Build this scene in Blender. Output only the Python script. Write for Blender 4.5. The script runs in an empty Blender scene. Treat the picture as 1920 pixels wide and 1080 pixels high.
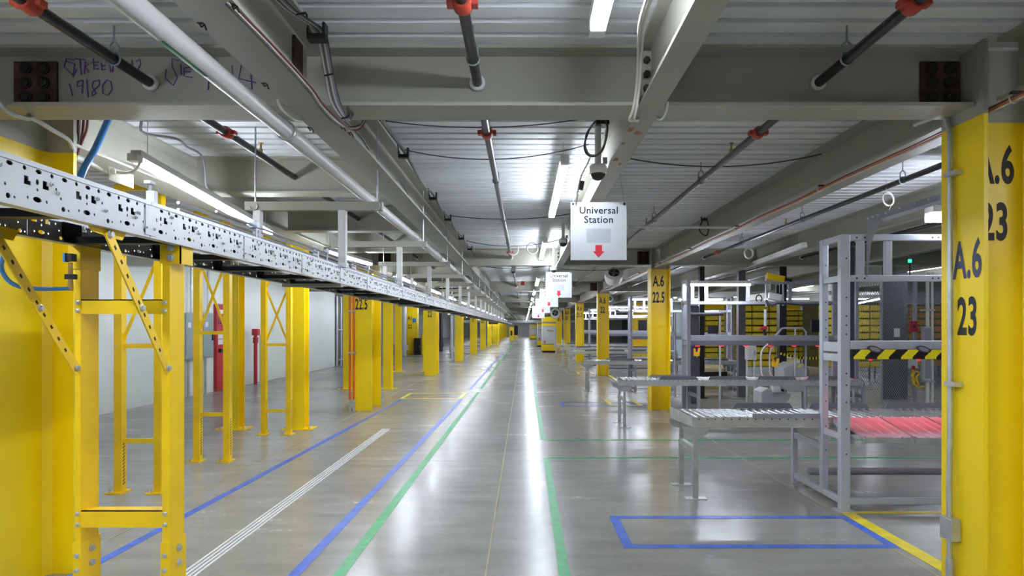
import bpy, bmesh, math, random
from mathutils import Vector, Matrix
from mathutils.geometry import delaunay_2d_cdt
random.seed(7)
S = bpy.context.scene
C = S.collection

# ------------------------------------------------------------------ camera, world, exposure
F, VX, VY, CH = 1180.0, 983.0, 614.0, 1.6          # focal length in px, vanishing point, eye height
cam_d = bpy.data.cameras.new('camera')
cam_d.sensor_width = 36.0
cam_d.lens = 36.0 * F / 1920
cam_d.shift_x = -(VX - 960) / 1920
cam_d.shift_y = (VY - 540) / 1920
cam_d.clip_start, cam_d.clip_end = 0.05, 400
cam = bpy.data.objects.new('camera', cam_d)
C.objects.link(cam)
cam.location = (0, 0, CH)
cam.rotation_euler = (math.pi / 2, 0, 0)
S.camera = cam
w = bpy.data.worlds.new('world'); S.world = w; w.use_nodes = True
w.node_tree.nodes['Background'].inputs[0].default_value = (0.93, 0.96, 1.0, 1)
w.node_tree.nodes['Background'].inputs[1].default_value = 0.35
S.view_settings.view_transform = 'Standard'
S.view_settings.look = 'None'
S.view_settings.gamma = 1.0
S.view_settings.use_curve_mapping = False
S.view_settings.exposure = 0.36
S.cycles.max_bounces = 5; S.cycles.diffuse_bounces = 4; S.cycles.glossy_bounces = 3; S.cycles.transmission_bounces = 2
S.cycles.caustics_reflective = False; S.cycles.caustics_refractive = False
LAMP = 62.0                                          # emission of the strip light diffusers

def P(x, y, Y):                                      # photograph pixel at distance Y -> world point
    return Vector(((x - VX) * Y / F, Y, CH - (y - VY) * Y / F))

# ------------------------------------------------------------------ materials
def lin(h):
    h = h.lstrip('#'); c = [int(h[i:i + 2], 16) / 255 for i in (0, 2, 4)]
    return [x / 12.92 if x <= 0.04045 else ((x + 0.055) / 1.055) ** 2.4 for x in c]
MATS = {}
def pbr(name, hexcol, rough=0.5, metal=0.0, var=0.10, scale=6.0, bump=0.0, bscale=60.0, stretch=(1, 1, 1), spec=0.5,
        emit=0.0, rvar=0.0, coat=0.0):
    m = bpy.data.materials.new(name); m.use_nodes = True
    nt = m.node_tree; b = nt.nodes['Principled BSDF']
    c = lin(hexcol)
    tc = nt.nodes.new('ShaderNodeTexCoord'); mp = nt.nodes.new('ShaderNodeMapping')
    mp.inputs['Scale'].default_value = stretch
    nt.links.new(tc.outputs['Object'], mp.inputs[0])
    n = nt.nodes.new('ShaderNodeTexNoise'); n.inputs['Scale'].default_value = scale; n.inputs['Detail'].default_value = 4
    nt.links.new(mp.outputs[0], n.inputs['Vector'])
    r = nt.nodes.new('ShaderNodeValToRGB')
    lo = [max(0, x * (1 - var)) for x in c]; hi = [min(1, x * (1 + var)) for x in c]
    r.color_ramp.elements[0].position = 0.3; r.color_ramp.elements[1].position = 0.7
    r.color_ramp.elements[0].color = (*lo, 1); r.color_ramp.elements[1].color = (*hi, 1)
    nt.links.new(n.outputs['Fac'], r.inputs[0]); nt.links.new(r.outputs[0], b.inputs['Base Color'])
    b.inputs['Roughness'].default_value = rough; b.inputs['Metallic'].default_value = metal
    b.inputs['Specular IOR Level'].default_value = spec
    b.inputs['Coat Weight'].default_value = coat
    if rvar:
        mr = nt.nodes.new('ShaderNodeMapRange')
        mr.inputs['To Min'].default_value = max(0.02, rough - rvar); mr.inputs['To Max'].default_value = rough + rvar
        nt.links.new(n.outputs['Fac'], mr.inputs[0]); nt.links.new(mr.outputs[0], b.inputs['Roughness'])
    if bump:
        n2 = nt.nodes.new('ShaderNodeTexNoise'); n2.inputs['Scale'].default_value = bscale
        nt.links.new(mp.outputs[0], n2.inputs['Vector'])
        bp = nt.nodes.new('ShaderNodeBump'); bp.inputs['Strength'].default_value = bump; bp.inputs['Distance'].default_value = 0.01
        nt.links.new(n2.outputs['Fac'], bp.inputs['Height']); nt.links.new(bp.outputs[0], b.inputs['Normal'])
    if emit:
        b.inputs['Emission Color'].default_value = (*c, 1); b.inputs['Emission Strength'].default_value = emit
    MATS[name] = m
    return m

YEL = pbr('yellow_paint', '#ffda0c', 0.35, var=0.05, scale=2)
YEL2 = pbr('yellow_rack_paint', '#f8cc0a', 0.4, var=0.08, scale=5)
BEAM = pbr('beam_paint', '#a6a598', 0.5, var=0.07, scale=1.5)
DECK = pbr('galvanised_deck', '#dfe2e4', 0.6, 0.05, var=0.12, scale=1.1, stretch=(0.4, 3, 1), bump=0.15, bscale=50)
RUST = pbr('rusty_plate', '#4a3128', 0.8, var=0.5, scale=14)
HANG = pbr('hanger_steel', '#8e9ba1', 0.4, 0.5)
RUSTY = pbr('orange_rust', '#9c7a52', 0.8, var=0.3, scale=30)
BOLT = pbr('dark_bolt', '#2e2724', 0.6, 0.3)
ZINC = pbr('zinc_steel', '#c9ccd0', 0.35, 0.6, var=0.06)
ROLL = pbr('roller_steel', '#d2d6da', 0.22, 0.9, var=0.04)
GALV = pbr('galvanised_steel', '#c2c6c4', 0.38, 0.55, var=0.12, scale=9)
RAIL = pbr('perforated_rail_steel', '#c6c8cb', 0.36, 0.6, var=0.05)
SILV = pbr('silver_frame_paint', '#c3c7d2', 0.38, 0.25, var=0.05)
GRYF = pbr('grey_frame_paint', '#9a9ca6', 0.45, 0.15, var=0.06)
DGRY = pbr('dark_grey_panel', '#6d6d75', 0.5, var=0.06)
PURP = pbr('dark_slate_panel', '#4b4958', 0.55)
BLK = pbr('black_plastic', '#141416', 0.45)
BLKP = pbr('black_pipe_paint', '#252527', 0.3, var=0.15, scale=8)
RED = pbr('red_paint', '#b3202a', 0.4)
REDC = pbr('red_coupling', '#b8402e', 0.45)
REDD = pbr('red_door_paint', '#c22433', 0.45)
CHUTE = pbr('red_lit_chute_panel', '#c49aa0', 0.3, 0.1, var=0.12, scale=3)  # grey panel tinted pink, red scanner light put into the colour
WHT = pbr('white_plastic', '#e9e9e6', 0.4, var=0.03)
WPIPE = pbr('white_pipe', '#dcdcdc', 0.32, var=0.05, scale=8)
SIGN = pbr('white_sign', '#e3e7ec', 0.45, var=0.02)
PATCH = pbr('pale_grey_patch', '#c8ced8', 0.5, var=0.03)
ARROW = pbr('red_arrow_print', '#e83a4c', 0.5, var=0.02)
INK = pbr('dark_print', '#25222c', 0.6, var=0.05)
SHEENINK = pbr('blue_sheen_print', '#4a4f66', 0.6, var=0.05)  # dark print with a bluish reflection painted into its colour
MARK = pbr('purple_marker', '#7650a6', 0.6, var=0.1)
GRN = pbr('green_label', '#1f8a5a', 0.5)
WALLM = pbr('painted_concrete_wall', '#e6ebe7', 0.6, var=0.04, scale=0.7, bump=0.2, bscale=25)
GLASSY = pbr('pale_blue_panel', '#d3e2e8', 0.3, var=0.05)
GWALL = pbr('grey_wall', '#d4d7d7', 0.7, var=0.06, scale=0.7)
BLUET = pbr('blue_floor_tape', '#4c74d6', 0.35, var=0.22, scale=9)
GREENT = pbr('green_floor_tape', '#35a868', 0.35, var=0.22, scale=9)
YELT = pbr('yellow_floor_tape', '#f4dc2c', 0.35, var=0.12, scale=9)
PALEY = pbr('pale_joint_filler', '#a99f78', 0.6, var=0.15)
TRACK = pbr('white_track', '#f2f2f0', 0.4, 0.0, var=0.03)
CABG = pbr('grey_cable', '#8b8b90', 0.5)
CABW = pbr('white_cable', '#d3cdc4', 0.5)
CABR = pbr('red_cable', '#6e2a30', 0.5)
CABO = pbr('orange_cable', '#d9722a', 0.45)
CABB = pbr('dark_cable', '#4a4b50', 0.5)
BLUEH = pbr('blue_hose', '#3f86c9', 0.35, var=0.04)
BRASS = pbr('brass', '#b08d4a', 0.3, 0.8)
CONDO = pbr('orange_conduit', '#e0661c', 0.4)
PANELG = pbr('grey_cabinet_paint', '#93a0a6', 0.45, var=0.03)
MACH = pbr('pale_machine_paint', '#c3c8cc', 0.45, var=0.04)
KRAFT = pbr('kraft_paper', '#b9a98c', 0.8)
POD = pbr('yellow_fabric', '#c9b21e', 0.8, var=0.12, scale=12)
PODO = pbr('orange_fabric', '#dd9a18', 0.8, var=0.12, scale=12)
PODF = pbr('pod_dark_edge', '#5d5622', 0.8)
MESH = pbr('fence_wire', '#8f9396', 0.45, 0.4)
DARKW = pbr('dark_wall_panel', '#55575f', 0.7)
HZY = pbr('hazard_yellow', '#fdee24', 0.4, var=0.03)
SCREEN = pbr('lit_screen', '#f6f0d8', 0.4, var=0.02, emit=0.9)
LAMPM = pbr('lit_diffuser', '#eaf2ff', 0.4, var=0.0, emit=LAMP)
LAMPOFF = pbr('unlit_diffuser', '#e6e9ea', 0.4, var=0.02)
REDL = pbr('red_lamp_lens', '#ff2438', 0.3, var=0.0, emit=1.6)
GRNL = pbr('green_lamp_lens', '#18e070', 0.3, var=0.0, emit=5.0)
DOME = pbr('smoked_dome', '#3c3d44', 0.08, 0.2, var=0.0)
CARD = pbr('cardboard', '#c29a66', 0.8)
FLOORD = pbr('dark_joint_line', '#4a4946', 0.8, var=0.1)  # dark colour of the saw-cut floor joints

def floor_material():
    m = bpy.data.materials.new('polished_concrete'); m.use_nodes = True
    nt = m.node_tree; b = nt.nodes['Principled BSDF']; L = nt.links
    tc = nt.nodes.new('ShaderNodeTexCoord')
    def noise(sc, det, st=(1, 1, 1)):
        mp = nt.nodes.new('ShaderNodeMapping'); mp.inputs['Scale'].default_value = st
        L.new(tc.outputs['Object'], mp.inputs[0])
        n = nt.nodes.new('ShaderNodeTexNoise'); n.inputs['Scale'].default_value = sc; n.inputs['Detail'].default_value = det
        L.new(mp.outputs[0], n.inputs['Vector']); return n
    n1 = noise(0.5, 5); n2 = noise(2.2, 6, (0.7, 2.4, 1)); n3 = noise(45, 4, (0.5, 1.5, 1))
    def mixf(a, b, f):
        mx = nt.nodes.new('ShaderNodeMix'); mx.data_type = 'FLOAT'; mx.inputs[0].default_value = f
        L.new(a, mx.inputs[2]); L.new(b, mx.inputs[3]); return mx.outputs[0]
    fac = mixf(mixf(n1.outputs['Fac'], n2.outputs['Fac'], 0.45), n3.outputs['Fac'], 0.2)
    r = nt.nodes.new('ShaderNodeValToRGB')
    r.color_ramp.elements[0].position = 0.30; r.color_ramp.elements[1].position = 0.70
    r.color_ramp.elements[0].color = (*lin('#807e7a'), 1); r.color_ramp.elements[1].color = (*lin('#acaaa4'), 1)
    L.new(fac, r.inputs[0]); L.new(r.outputs[0], b.inputs['Base Color'])
    mr = nt.nodes.new('ShaderNodeMapRange'); mr.inputs['From Min'].default_value = 0.3; mr.inputs['From Max'].default_value = 0.7
    mr.inputs['To Min'].default_value = 0.19; mr.inputs['To Max'].default_value = 0.30
    L.new(fac, mr.inputs[0]); L.new(mr.outputs[0], b.inputs['Roughness'])
    b.inputs['Specular IOR Level'].default_value = 0.6
    bp = nt.nodes.new('ShaderNodeBump'); bp.inputs['Strength'].default_value = 0.03; bp.inputs['Distance'].default_value = 0.01
    L.new(n3.outputs['Fac'], bp.inputs['Height']); L.new(bp.outputs[0], b.inputs['Normal'])
    return m
FLOOR = floor_material()

# ------------------------------------------------------------------ mesh helpers
class MB:
    def __init__(s): s.v = []; s.f = []
    def add(s, vs, fs):
        o = len(s.v); s.v += [tuple(v) for v in vs]; s.f += [tuple(i + o for i in f) for f in fs]; return s
    def box(s, x0, x1, y0, y1, z0, z1):
        vs = [(x, y, z) for x in (x0, x1) for y in (y0, y1) for z in (z0, z1)]
        return s.add(vs, [(0, 1, 3, 2), (4, 6, 7, 5), (0, 4, 5, 1), (2, 3, 7, 6), (0, 2, 6, 4), (1, 5, 7, 3)])
    def bar(s, p0, p1, wd, ht, up=(0, 0, 1)):
        p0, p1 = Vector(p0), Vector(p1); d = (p1 - p0).normalized(); u = Vector(up)
        sd = d.cross(u)
        if sd.length < 1e-4: sd = d.cross(Vector((1, 0, 0)))
        sd.normalize(); u = sd.cross(d).normalized()
        vs = [p + sd * a * wd / 2 + u * b * ht / 2 for p in (p0, p1) for a, b in ((-1, -1), (1, -1), (1, 1), (-1, 1))]
        return s.add(vs, [(3, 2, 1, 0), (4, 5, 6, 7), (0, 1, 5, 4), (1, 2, 6, 5), (2, 3, 7, 6), (3, 0, 4, 7)])
    def tube(s, pts, r, n=8):
        pts = [Vector(p) for p in pts]; m = len(pts); vs = []; prev = None
        for i, p in enumerate(pts):
            d = (pts[min(i + 1, m - 1)] - pts[max(i - 1, 0)]).normalized()
            if prev is None:
                a = Vector((0, 0, 1)) if abs(d.z) < 0.9 else Vector((1, 0, 0))
                u = d.cross(a).normalized()
            else:
                u = (prev - d * prev.dot(d))
                u = u.normalized() if u.length > 1e-5 else d.orthogonal().normalized()
            prev = u; v = d.cross(u)
            rr = r[i] if isinstance(r, (list, tuple)) else r
            vs += [p + (u * math.cos(2 * math.pi * k / n) + v * math.sin(2 * math.pi * k / n)) * rr for k in range(n)]
        fs = [(i * n + k, i * n + (k + 1) % n, (i + 1) * n + (k + 1) % n, (i + 1) * n + k) for i in range(m - 1) for k in range(n)]
        fs += [tuple(range(n - 1, -1, -1)), tuple((m - 1) * n + k for k in range(n))]
        return s.add(vs, fs)
    def prism(s, poly, axis, a, b):
        n = len(poly)
        def mk(p, t):
            return {'x': (t, p[0], p[1]), 'y': (p[0], t, p[1]), 'z': (p[0], p[1], t)}[axis]
        vs = [mk(p, a) for p in poly] + [mk(p, b) for p in poly]
        fs = [tuple(range(n - 1, -1, -1)), tuple(range(n, 2 * n))] + [(i, (i + 1) % n, n + (i + 1) % n, n + i) for i in range(n)]
        return s.add(vs, fs)
    def lathe(s, c, d, prof, n=20):
        c, d = Vector(c), Vector(d).normalized()
        u = d.orthogonal().normalized(); v = d.cross(u); vs = []
        for r, t in prof:
            vs += [c + d * t + (u * math.cos(2 * math.pi * k / n) + v * math.sin(2 * math.pi * k / n)) * max(r, 1e-4) for k in range(n)]
        m = len(prof)
        fs = [(i * n + k, i * n + (k + 1) % n, (i + 1) * n + (k + 1) % n, (i + 1) * n + k) for i in range(m - 1) for k in range(n)]
        fs += [tuple(range(n - 1, -1, -1)), tuple((m - 1) * n + k for k in range(n))]
        return s.add(vs, fs)
    def ibeam(s, axis, c, z0, z1, bf, a, b, tf=0.018, tw=0.012):
        h, t = bf / 2, tw / 2
        pr = [(-h, z0), (h, z0), (h, z0 + tf), (t, z0 + tf), (t, z1 - tf), (h, z1 - tf), (h, z1), (-h, z1), (-h, z1 - tf), (-t, z1 - tf), (-t, z0 + tf), (-h, z0 + tf)]
        return s.prism([(p[0] + c, p[1]) for p in pr], axis, a, b)
    def torus(s, c, d, R, r, n=20, m=6, a0=0, a1=2 * math.pi):
        c, d = Vector(c), Vector(d).normalized(); u = d.orthogonal().normalized(); v = d.cross(u)
        full = abs(a1 - a0 - 2 * math.pi) < 1e-6
        pts = [c + (u * math.cos(a0 + (a1 - a0) * k / n) + v * math.sin(a0 + (a1 - a0) * k / n)) * R for k in range(n + 1)]
        return s.tube(pts, r, m)

def sp(pts, n=4):
    """smooth a polyline"""
    pts = [Vector(p) for p in pts]
    if len(pts) < 3: return pts
    q = [pts[0]] + pts + [pts[-1]]; out = []
    for i in range(1, len(q) - 2):
        a, b, c, d = q[i - 1:i + 3]
        for k in range(n):
            t = k / n
            out.append(0.5 * (2 * b + (c - a) * t + (2 * a - 5 * b + 4 * c - d) * t * t + (3 * b - a - 3 * c + d) * t ** 3))
    return out + [pts[-1]]
def wloc(o):
    p = Vector(o.location); q = o.parent
    while q: p += Vector(q.location); q = q.parent
    return p
def finish(me, smooth=False):
    bm = bmesh.new(); bm.from_mesh(me); bmesh.ops.recalc_face_normals(bm, faces=bm.faces); bm.to_mesh(me); bm.free()
    if smooth:
        for p in me.polygons: p.use_smooth = True
        me.set_sharp_from_angle(angle=math.radians(38))
def obj(name, mb, mat, parent=None, smooth=False, bevel=0.0, loc=None):
    """one mesh object from world coordinates; parent keeps it as a part"""
    me = bpy.data.meshes.new(name)
    base = wloc(parent) if parent else (Vector(loc) if loc is not None else Vector(mb.v[0]) * 0)
    own = Vector((0, 0, 0))
    if parent is None and loc is None:
        xs = [v[0] for v in mb.v]; ys = [v[1] for v in mb.v]; zs = [v[2] for v in mb.v]
        base = Vector(((min(xs) + max(xs)) / 2, (min(ys) + max(ys)) / 2, min(zs)))
    me.from_pydata([Vector(v) - base for v in mb.v], [], mb.f)
    finish(me, smooth)
    me.materials.append(mat)
    o = bpy.data.objects.new(name, me); C.objects.link(o)
    if parent: o.parent = parent
    else: o.location = base
    if bevel:
        b = o.modifiers.new('bevel', 'BEVEL'); b.width = bevel; b.segments = 2; b.limit_method = 'ANGLE'
    return o
def tag(o, label, cat, group=None, kind=None):
    o['label'] = label; o['category'] = cat
    if group: o['group'] = group
    if kind: o['kind'] = kind
    return o
def thing(name, label, cat, loc, group=None, kind=None):
    o = bpy.data.objects.new(name, None); o.empty_display_size = 0.1
    C.objects.link(o); o.location = loc
    return tag(o, label, cat, group, kind)
def clone(o, off=(0, 0, 0), label=None, parent=None):
    c = o.copy(); C.objects.link(c)
    if parent: c.parent = parent
    else: c.location = Vector(o.location) + Vector(off)
    if label: c['label'] = label
    for ch in list(o.children): clone(ch, parent=c)
    return c
def share(o, off, parent):
    """another piece of the same part, sharing its mesh"""
    c = o.copy(); C.objects.link(c); c.parent = parent; c.location = Vector(o.location) + Vector(off); return c
def text(name, s, size, mat, parent, fn, sx=1.0, bold=0.0):
    """lettering as flat print: fn maps (x, y) of the text plane to a world point"""
    cu = bpy.data.curves.new('t', 'FONT'); cu.body = s; cu.size = size; cu.align_x = 'CENTER'; cu.offset = bold; cu.resolution_u = 4; cu.space_character = 1.06
    ob = bpy.data.objects.new('t', cu); C.objects.link(ob)
    me = bpy.data.meshes.new_from_object(ob.evaluated_get(bpy.context.evaluated_depsgraph_get()))
    bpy.data.objects.remove(ob); bpy.data.curves.remove(cu)
    base = wloc(parent)
    for v in me.vertices: v.co = Vector(fn(v.co.x * sx, v.co.y)) - base
    me.materials.clear(); me.materials.append(mat)
    o = bpy.data.objects.new(name, me); C.objects.link(o); o.parent = parent
    return o
ORD = ['first', 'second', 'third', 'fourth', 'fifth', 'sixth', 'seventh', 'eighth', 'ninth', 'tenth', 'eleventh', 'twelfth', 'thirteenth',
       'fourteenth', 'fifteenth', 'sixteenth', 'seventeenth', 'eighteenth', 'nineteenth', 'twentieth', 'twenty-first', 'twenty-second',
       'twenty-third', 'twenty-fourth', 'twenty-fifth', 'twenty-sixth', 'twenty-seventh', 'twenty-eighth', 'twenty-ninth', 'thirtieth']
def grid_no(k): return ('%g' % (23 - 0.5 * k))

# ------------------------------------------------------------------ main dimensions
Y0, BAY, NB = 3.52, 8.75, 12                         # first column line, spacing, number of bays
YEND = Y0 + BAY * NB + 1.0
ZB, ZD = 2.80, 3.13                                  # underside of beams, underside of deck
XL, XR, XLW, XRW = -3.115, 2.62, -7.8, 17.0          # column lines, left wall, right wall
YK = [Y0 + BAY * k for k in range(NB + 1)]

# ------------------------------------------------------------------ floor, walls, deck
fl = obj('floor', MB().box(XLW - 6, XRW + 0.5, -9, YEND + 0.5, -0.2, 0.0), FLOOR, loc=(0, 0, 0))
tag(fl, 'polished grey concrete warehouse floor', 'floor', kind='structure')
jt = MB()
for xx in (-0.25,): jt.box(xx - 0.006, xx + 0.006, -8, YEND, 0.0005, 0.0012)
obj('expansion_joint', jt, PALEY, fl)
obj('floor_plug', MB().lathe((1.295, 4.40, 0.0), (0, 0, 1), [(0.035, 0), (0.035, 0.0015)], 16), GALV, fl)
for xx in (-3.14, 2.66): obj('expansion_joint', MB().box(xx - 0.009, xx + 0.009, -8, YEND, 0.0005, 0.0012), PALEY, fl)
for k in range(0, 12):
    yy = Y0 + BAY / 2 * k - 0.35
    obj('saw_cut', MB().box(XLW + 0.1, XRW - 0.2, yy - 0.002, yy + 0.002, 0.0004, 0.0009), FLOORD, fl)

wl = obj('wall_left', MB().box(XLW - 0.25, XLW, -9, 25.79, 0, 3.6), WALLM, loc=(XLW, 9, 0))
tag(wl, 'white painted concrete wall along the left side', 'wall', kind='structure')
# precast panels told apart by their joints
for i, (a, b) in enumerate(((-9, -1.3), (-1.28, 6.4), (6.42, 14.1), (14.12, 21.8), (21.82, 25.79))):
    obj('wall_panel', MB().box(XLW, XLW + 0.02, a, b, 0.0, 1.32), WALLM, wl)
    obj('wall_panel', MB().box(XLW, XLW + 0.02, a, b, 1.335, 3.5), WALLM, wl)
wl2 = obj('wall_far_left', MB().box(XLW - 5, XLW - 4.75, 27.2, YEND, 0, 3.6), GWALL)
tag(wl2, 'grey far left wall behind the left bay columns', 'wall', kind='structure')
wb = obj('wall_back', MB().box(XLW - 6, XRW + 0.5, YEND, YEND + 0.25, 0, 3.6), GWALL)
tag(wb, 'grey end wall at the far end of the aisle', 'wall', kind='structure')
wr = obj('wall_right', MB().box(XRW, XRW + 0.25, -9, YEND, 0, 3.6), DARKW)
tag(wr, 'dark grey wall far beyond the right hand workstations', 'wall', kind='structure')
wp = obj('wall_partition', MB().box(5.6, XRW, 33.0, 33.2, 0, 3.1), WALLM)
tag(wp, 'pale blue-white partition wall behind the far workstations', 'wall', kind='structure')
for q in range(9): obj('wall_panel', MB().box(5.65 + 1.26 * q, 6.88 + 1.26 * q, 32.97, 33.0, 0.1, 2.9), GLASSY if q % 3 else YEL2, wp)
wf = obj('wall_front', MB().box(XLW - 6, XRW + 0.5, -9.25, -9, 0, 3.6), GWALL)
tag(wf, 'grey wall behind the camera position', 'wall', kind='structure')

dk = MB(); pitch, yy = 0.152, -9.0
prof = []
while yy < YEND:
    prof += [(yy, ZD), (yy + 0.104, ZD), (yy + 0.112, ZD + 0.055), (yy + 0.144, ZD + 0.055)]
    yy += pitch
n = len(prof)
vs = [(x, p[0], p[1]) for x in (XLW - 6, XRW + 0.5) for p in prof]
dk.add(vs, [(i, i + 1, n + i + 1, n + i) for i in range(n - 1)])
o_ = len(dk.v)
dk.box(XLW - 6, XRW + 0.5, -9, YEND + 0.5, ZD + 0.08, ZD + 0.2)
ce = obj('ceiling', dk, DECK, loc=(0, 0, ZD))
tag(ce, 'corrugated galvanised steel deck overhead with ribs running across', 'ceiling', kind='structure')

# ------------------------------------------------------------------ steel beams
def splice(parent, x, y, side, w_=0.2, mat=RUST):
    """bolted end plate on a beam web, facing the camera"""
    p = obj('splice_plate', MB().box(x - w_ / 2, x + w_ / 2, y - 0.014, y - 0.002, ZB + 0.03, ZD - 0.05), mat, parent)
    for i in (-1, 1):
        for j in (0, 1, 2):
            c = (x + i * 0.05 + side * 0.02, y - 0.036, ZB + 0.08 + j * 0.08)
            obj('bolt', MB().lathe(c, (0, 1, 0), [(0.016, 0), (0.026, 0.003), (0.026, 0.012), (0.034, 0.013), (0.034, 0.022)], 10), BOLT, p)
for k in range(NB + 1):
    y = YK[k]
    side = 'directly overhead at column line 23' if k == 0 else 'at column line ' + grid_no(k)
    t = thing('cross_beam', 'grey steel I-beam across the centre aisle ' + side, 'beam', (0, y, ZB), 'centre aisle cross beams')
    obj('i_section', MB().ibeam('x', y, ZB, ZD, 0.24, XL + 0.05, XR - 0.19), BEAM, t)
    if k < 3:
        splice(t, -2.72, y - 0.006, 0, 0.24); splice(t, 2.315, y - 0.006, 0, 0.22)
    t = thing('cross_beam', 'grey steel I-beam over the right hand bay ' + ('at column line ' + grid_no(k)), 'beam', (9, y, ZB), 'right bay cross beams')
    obj('i_section', MB().ibeam('x', y, ZB, ZD, 0.24, XR + 0.19, XRW), BEAM, t)
    t = thing('cross_beam', 'grey steel I-beam over the left bay ' + ('at column line ' + grid_no(k)), 'beam', (-5, y, ZB), 'left bay cross beams')
    obj('i_section', MB().ibeam('x', y, ZB, ZD, 0.24, XLW, XL - 0.2), BEAM, t)
# graffiti on the first beam
t0 = [o for o in C.objects if o.name == 'cross_beam'][0]
strokes = [
    [(560, 450), (500, 440), (480, 500), (540, 560), (575, 520), (545, 580)], [(500, 460), (560, 480), (550, 570)],
    [(560, 440), (640, 450)], [(600, 450), (610, 560)], [(630, 555), (640, 460), (665, 480), (640, 500), (665, 540)],
    [(680, 470), (740, 465)], [(700, 440), (705, 520), (740, 515)], [(700, 490), (730, 488)], [(760, 470), (765, 525), (790, 520)],
    [(765, 495), (790, 490)], [(790, 460), (820, 480), (830, 540), (850, 500)], [(845, 540), (850, 460)],
    [(990, 450), (995, 520)], [(1020, 460), (1050, 445), (1055, 480), (1015, 550), (1060, 545)],
    [(520, 630), (545, 715)], [(620, 600), (580, 610), (580, 650), (620, 640), (622, 605), (615, 700)], [(650, 595), (660, 730)],
    [(745, 600), (700, 610), (690, 650), (720, 700), (690, 720), (690, 690), (745, 640), (745, 600)],
    [(800, 600), (770, 640), (770, 700), (810, 715), (840, 670), (830, 610), (800, 600)],
    [(1340, 455), (1290, 440), (1290, 500), (1330, 580), (1300, 640), (1240, 590), (1245, 520)], [(1355, 480), (1360, 560)],
    [(1440, 500), (1380, 510), (1380, 570), (1440, 580)], [(1385, 540), (1430, 540)], [(1570, 560), (1560, 675)],
    [(1740, 490), (1745, 560)], [(1810, 490), (1790, 590), (1920, 620)], [(1880, 560), (1890, 670)]]
mk = MB()
for st in strokes: mk.tube([P(a / 4, b / 4, Y0 - 0.009) for a, b in st], 0.0034, 5)
obj('marker_writing', mk, MARK, t0)

LINES = [(-1.18, 0.22, 'left of the centre aisle'), (0.69, 0.13, 'right of the strip lights'), (XR, 0.24, 'on the right column line'),
         (XL, 0.30, 'on the left column line'), (4.48, 0.2, 'over the workstations'), (6.35, 0.2, 'behind the workstations'),
         (8.2, 0.2, 'deep in the right bay'), (10.1, 0.2, 'deepest in the right bay'), (-5.4, 0.2, 'over the left bay')]
for x, bf, where in LINES:
    for k in range(-1, 6):
        a = YK[k] if k >= 0 else -9.0
        b = YK[k + 1] if k < 5 else YEND
        if x in (XR, XL):
            gap = 0.19 if x == XR else 0.05
            gb = 0.19 if x == XR else 0.05
            a, b = a + (0.19 if x == XR else 0.64), b - gb - (0.15 if x == XL else 0)
        else: a, b = a + 0.121, b - 0.121
        seg = 'nearest the camera' if k < 0 else ('running on beyond line 20.5' if k == 5 else 'from line %s to line %s' % (grid_no(k), grid_no(k + 1)))
        t = thing('joist_beam', 'grey lengthwise steel beam %s, %s' % (where, seg), 'beam', (x, (a + b) / 2, ZB), 'lengthwise ceiling beams')
        obj('i_section', MB().ibeam('y', x, ZB, ZD, bf, a, b), BEAM, t)
        if where.startswith('left of') and 0 <= k < 3:
            p = obj('splice_plate', MB().box(x + 0.007, x + 0.02, a + 0.03, a + 0.16, ZB + 0.05, ZD - 0.05), RUST, t)
        if where.startswith('left of') and k == -1:
            obj('splice_plate', MB().box(x + 0.007, x + 0.02, b - 0.22, b - 0.1, ZB + 0.05, ZD - 0.05), RUST, t)
        if where.startswith('right of the strip') and k == 0:
            m = MB()
            for cx_, cy_, rr_ in ((0.64, 3.82, 0.03), (0.70, 3.88, 0.035), (0.645, 4.1, 0.018), (0.66, 4.5, 0.028), (0.70, 4.62, 0.02)):
                m.prism([(cx_ + rr_ * random.uniform(0.4, 1.1) * math.cos(j * 0.7), cy_ + 2.2 * rr_ * random.uniform(0.4, 1.1) * math.sin(j * 0.7)) for j in range(9)], 'z', ZB - 0.0008, ZB)
            o = obj('rust_stain', m, RUSTY, t); o['label'] = 'orange rust stains'
        if where.startswith('right of the strip') and k < 2:
            p = obj('clip_angle', MB().box(x - 0.06, x - 0.006, b - 0.01, b + 0.115, ZB + 0.05, ZD - 0.04), BEAM, t)
            for j in range(3):
                obj('bolt', MB().lathe((x - 0.035, b - 0.05, ZB + 0.08 + j * 0.075), (0, 1, 0), [(0.012, 0), (0.018, 0.004), (0.018, 0.03)], 6), BOLT, p)
for k in range(0, 7):
    for j in (1, 2, 3):
        y = YK[k] + BAY / 4 * j
        t = thing('filler_beam', '%s short grey cross beam between lines %s and %s above the overhead conveyor' % (ORD[j - 1], grid_no(k), grid_no(k + 1)), 'beam',
                  (-2.1, y, ZB), 'short beams above the conveyor')
        obj('i_section', MB().ibeam('x', y, ZB, ZD, 0.17, XL + 0.151, -1.291), BEAM, t)

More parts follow.
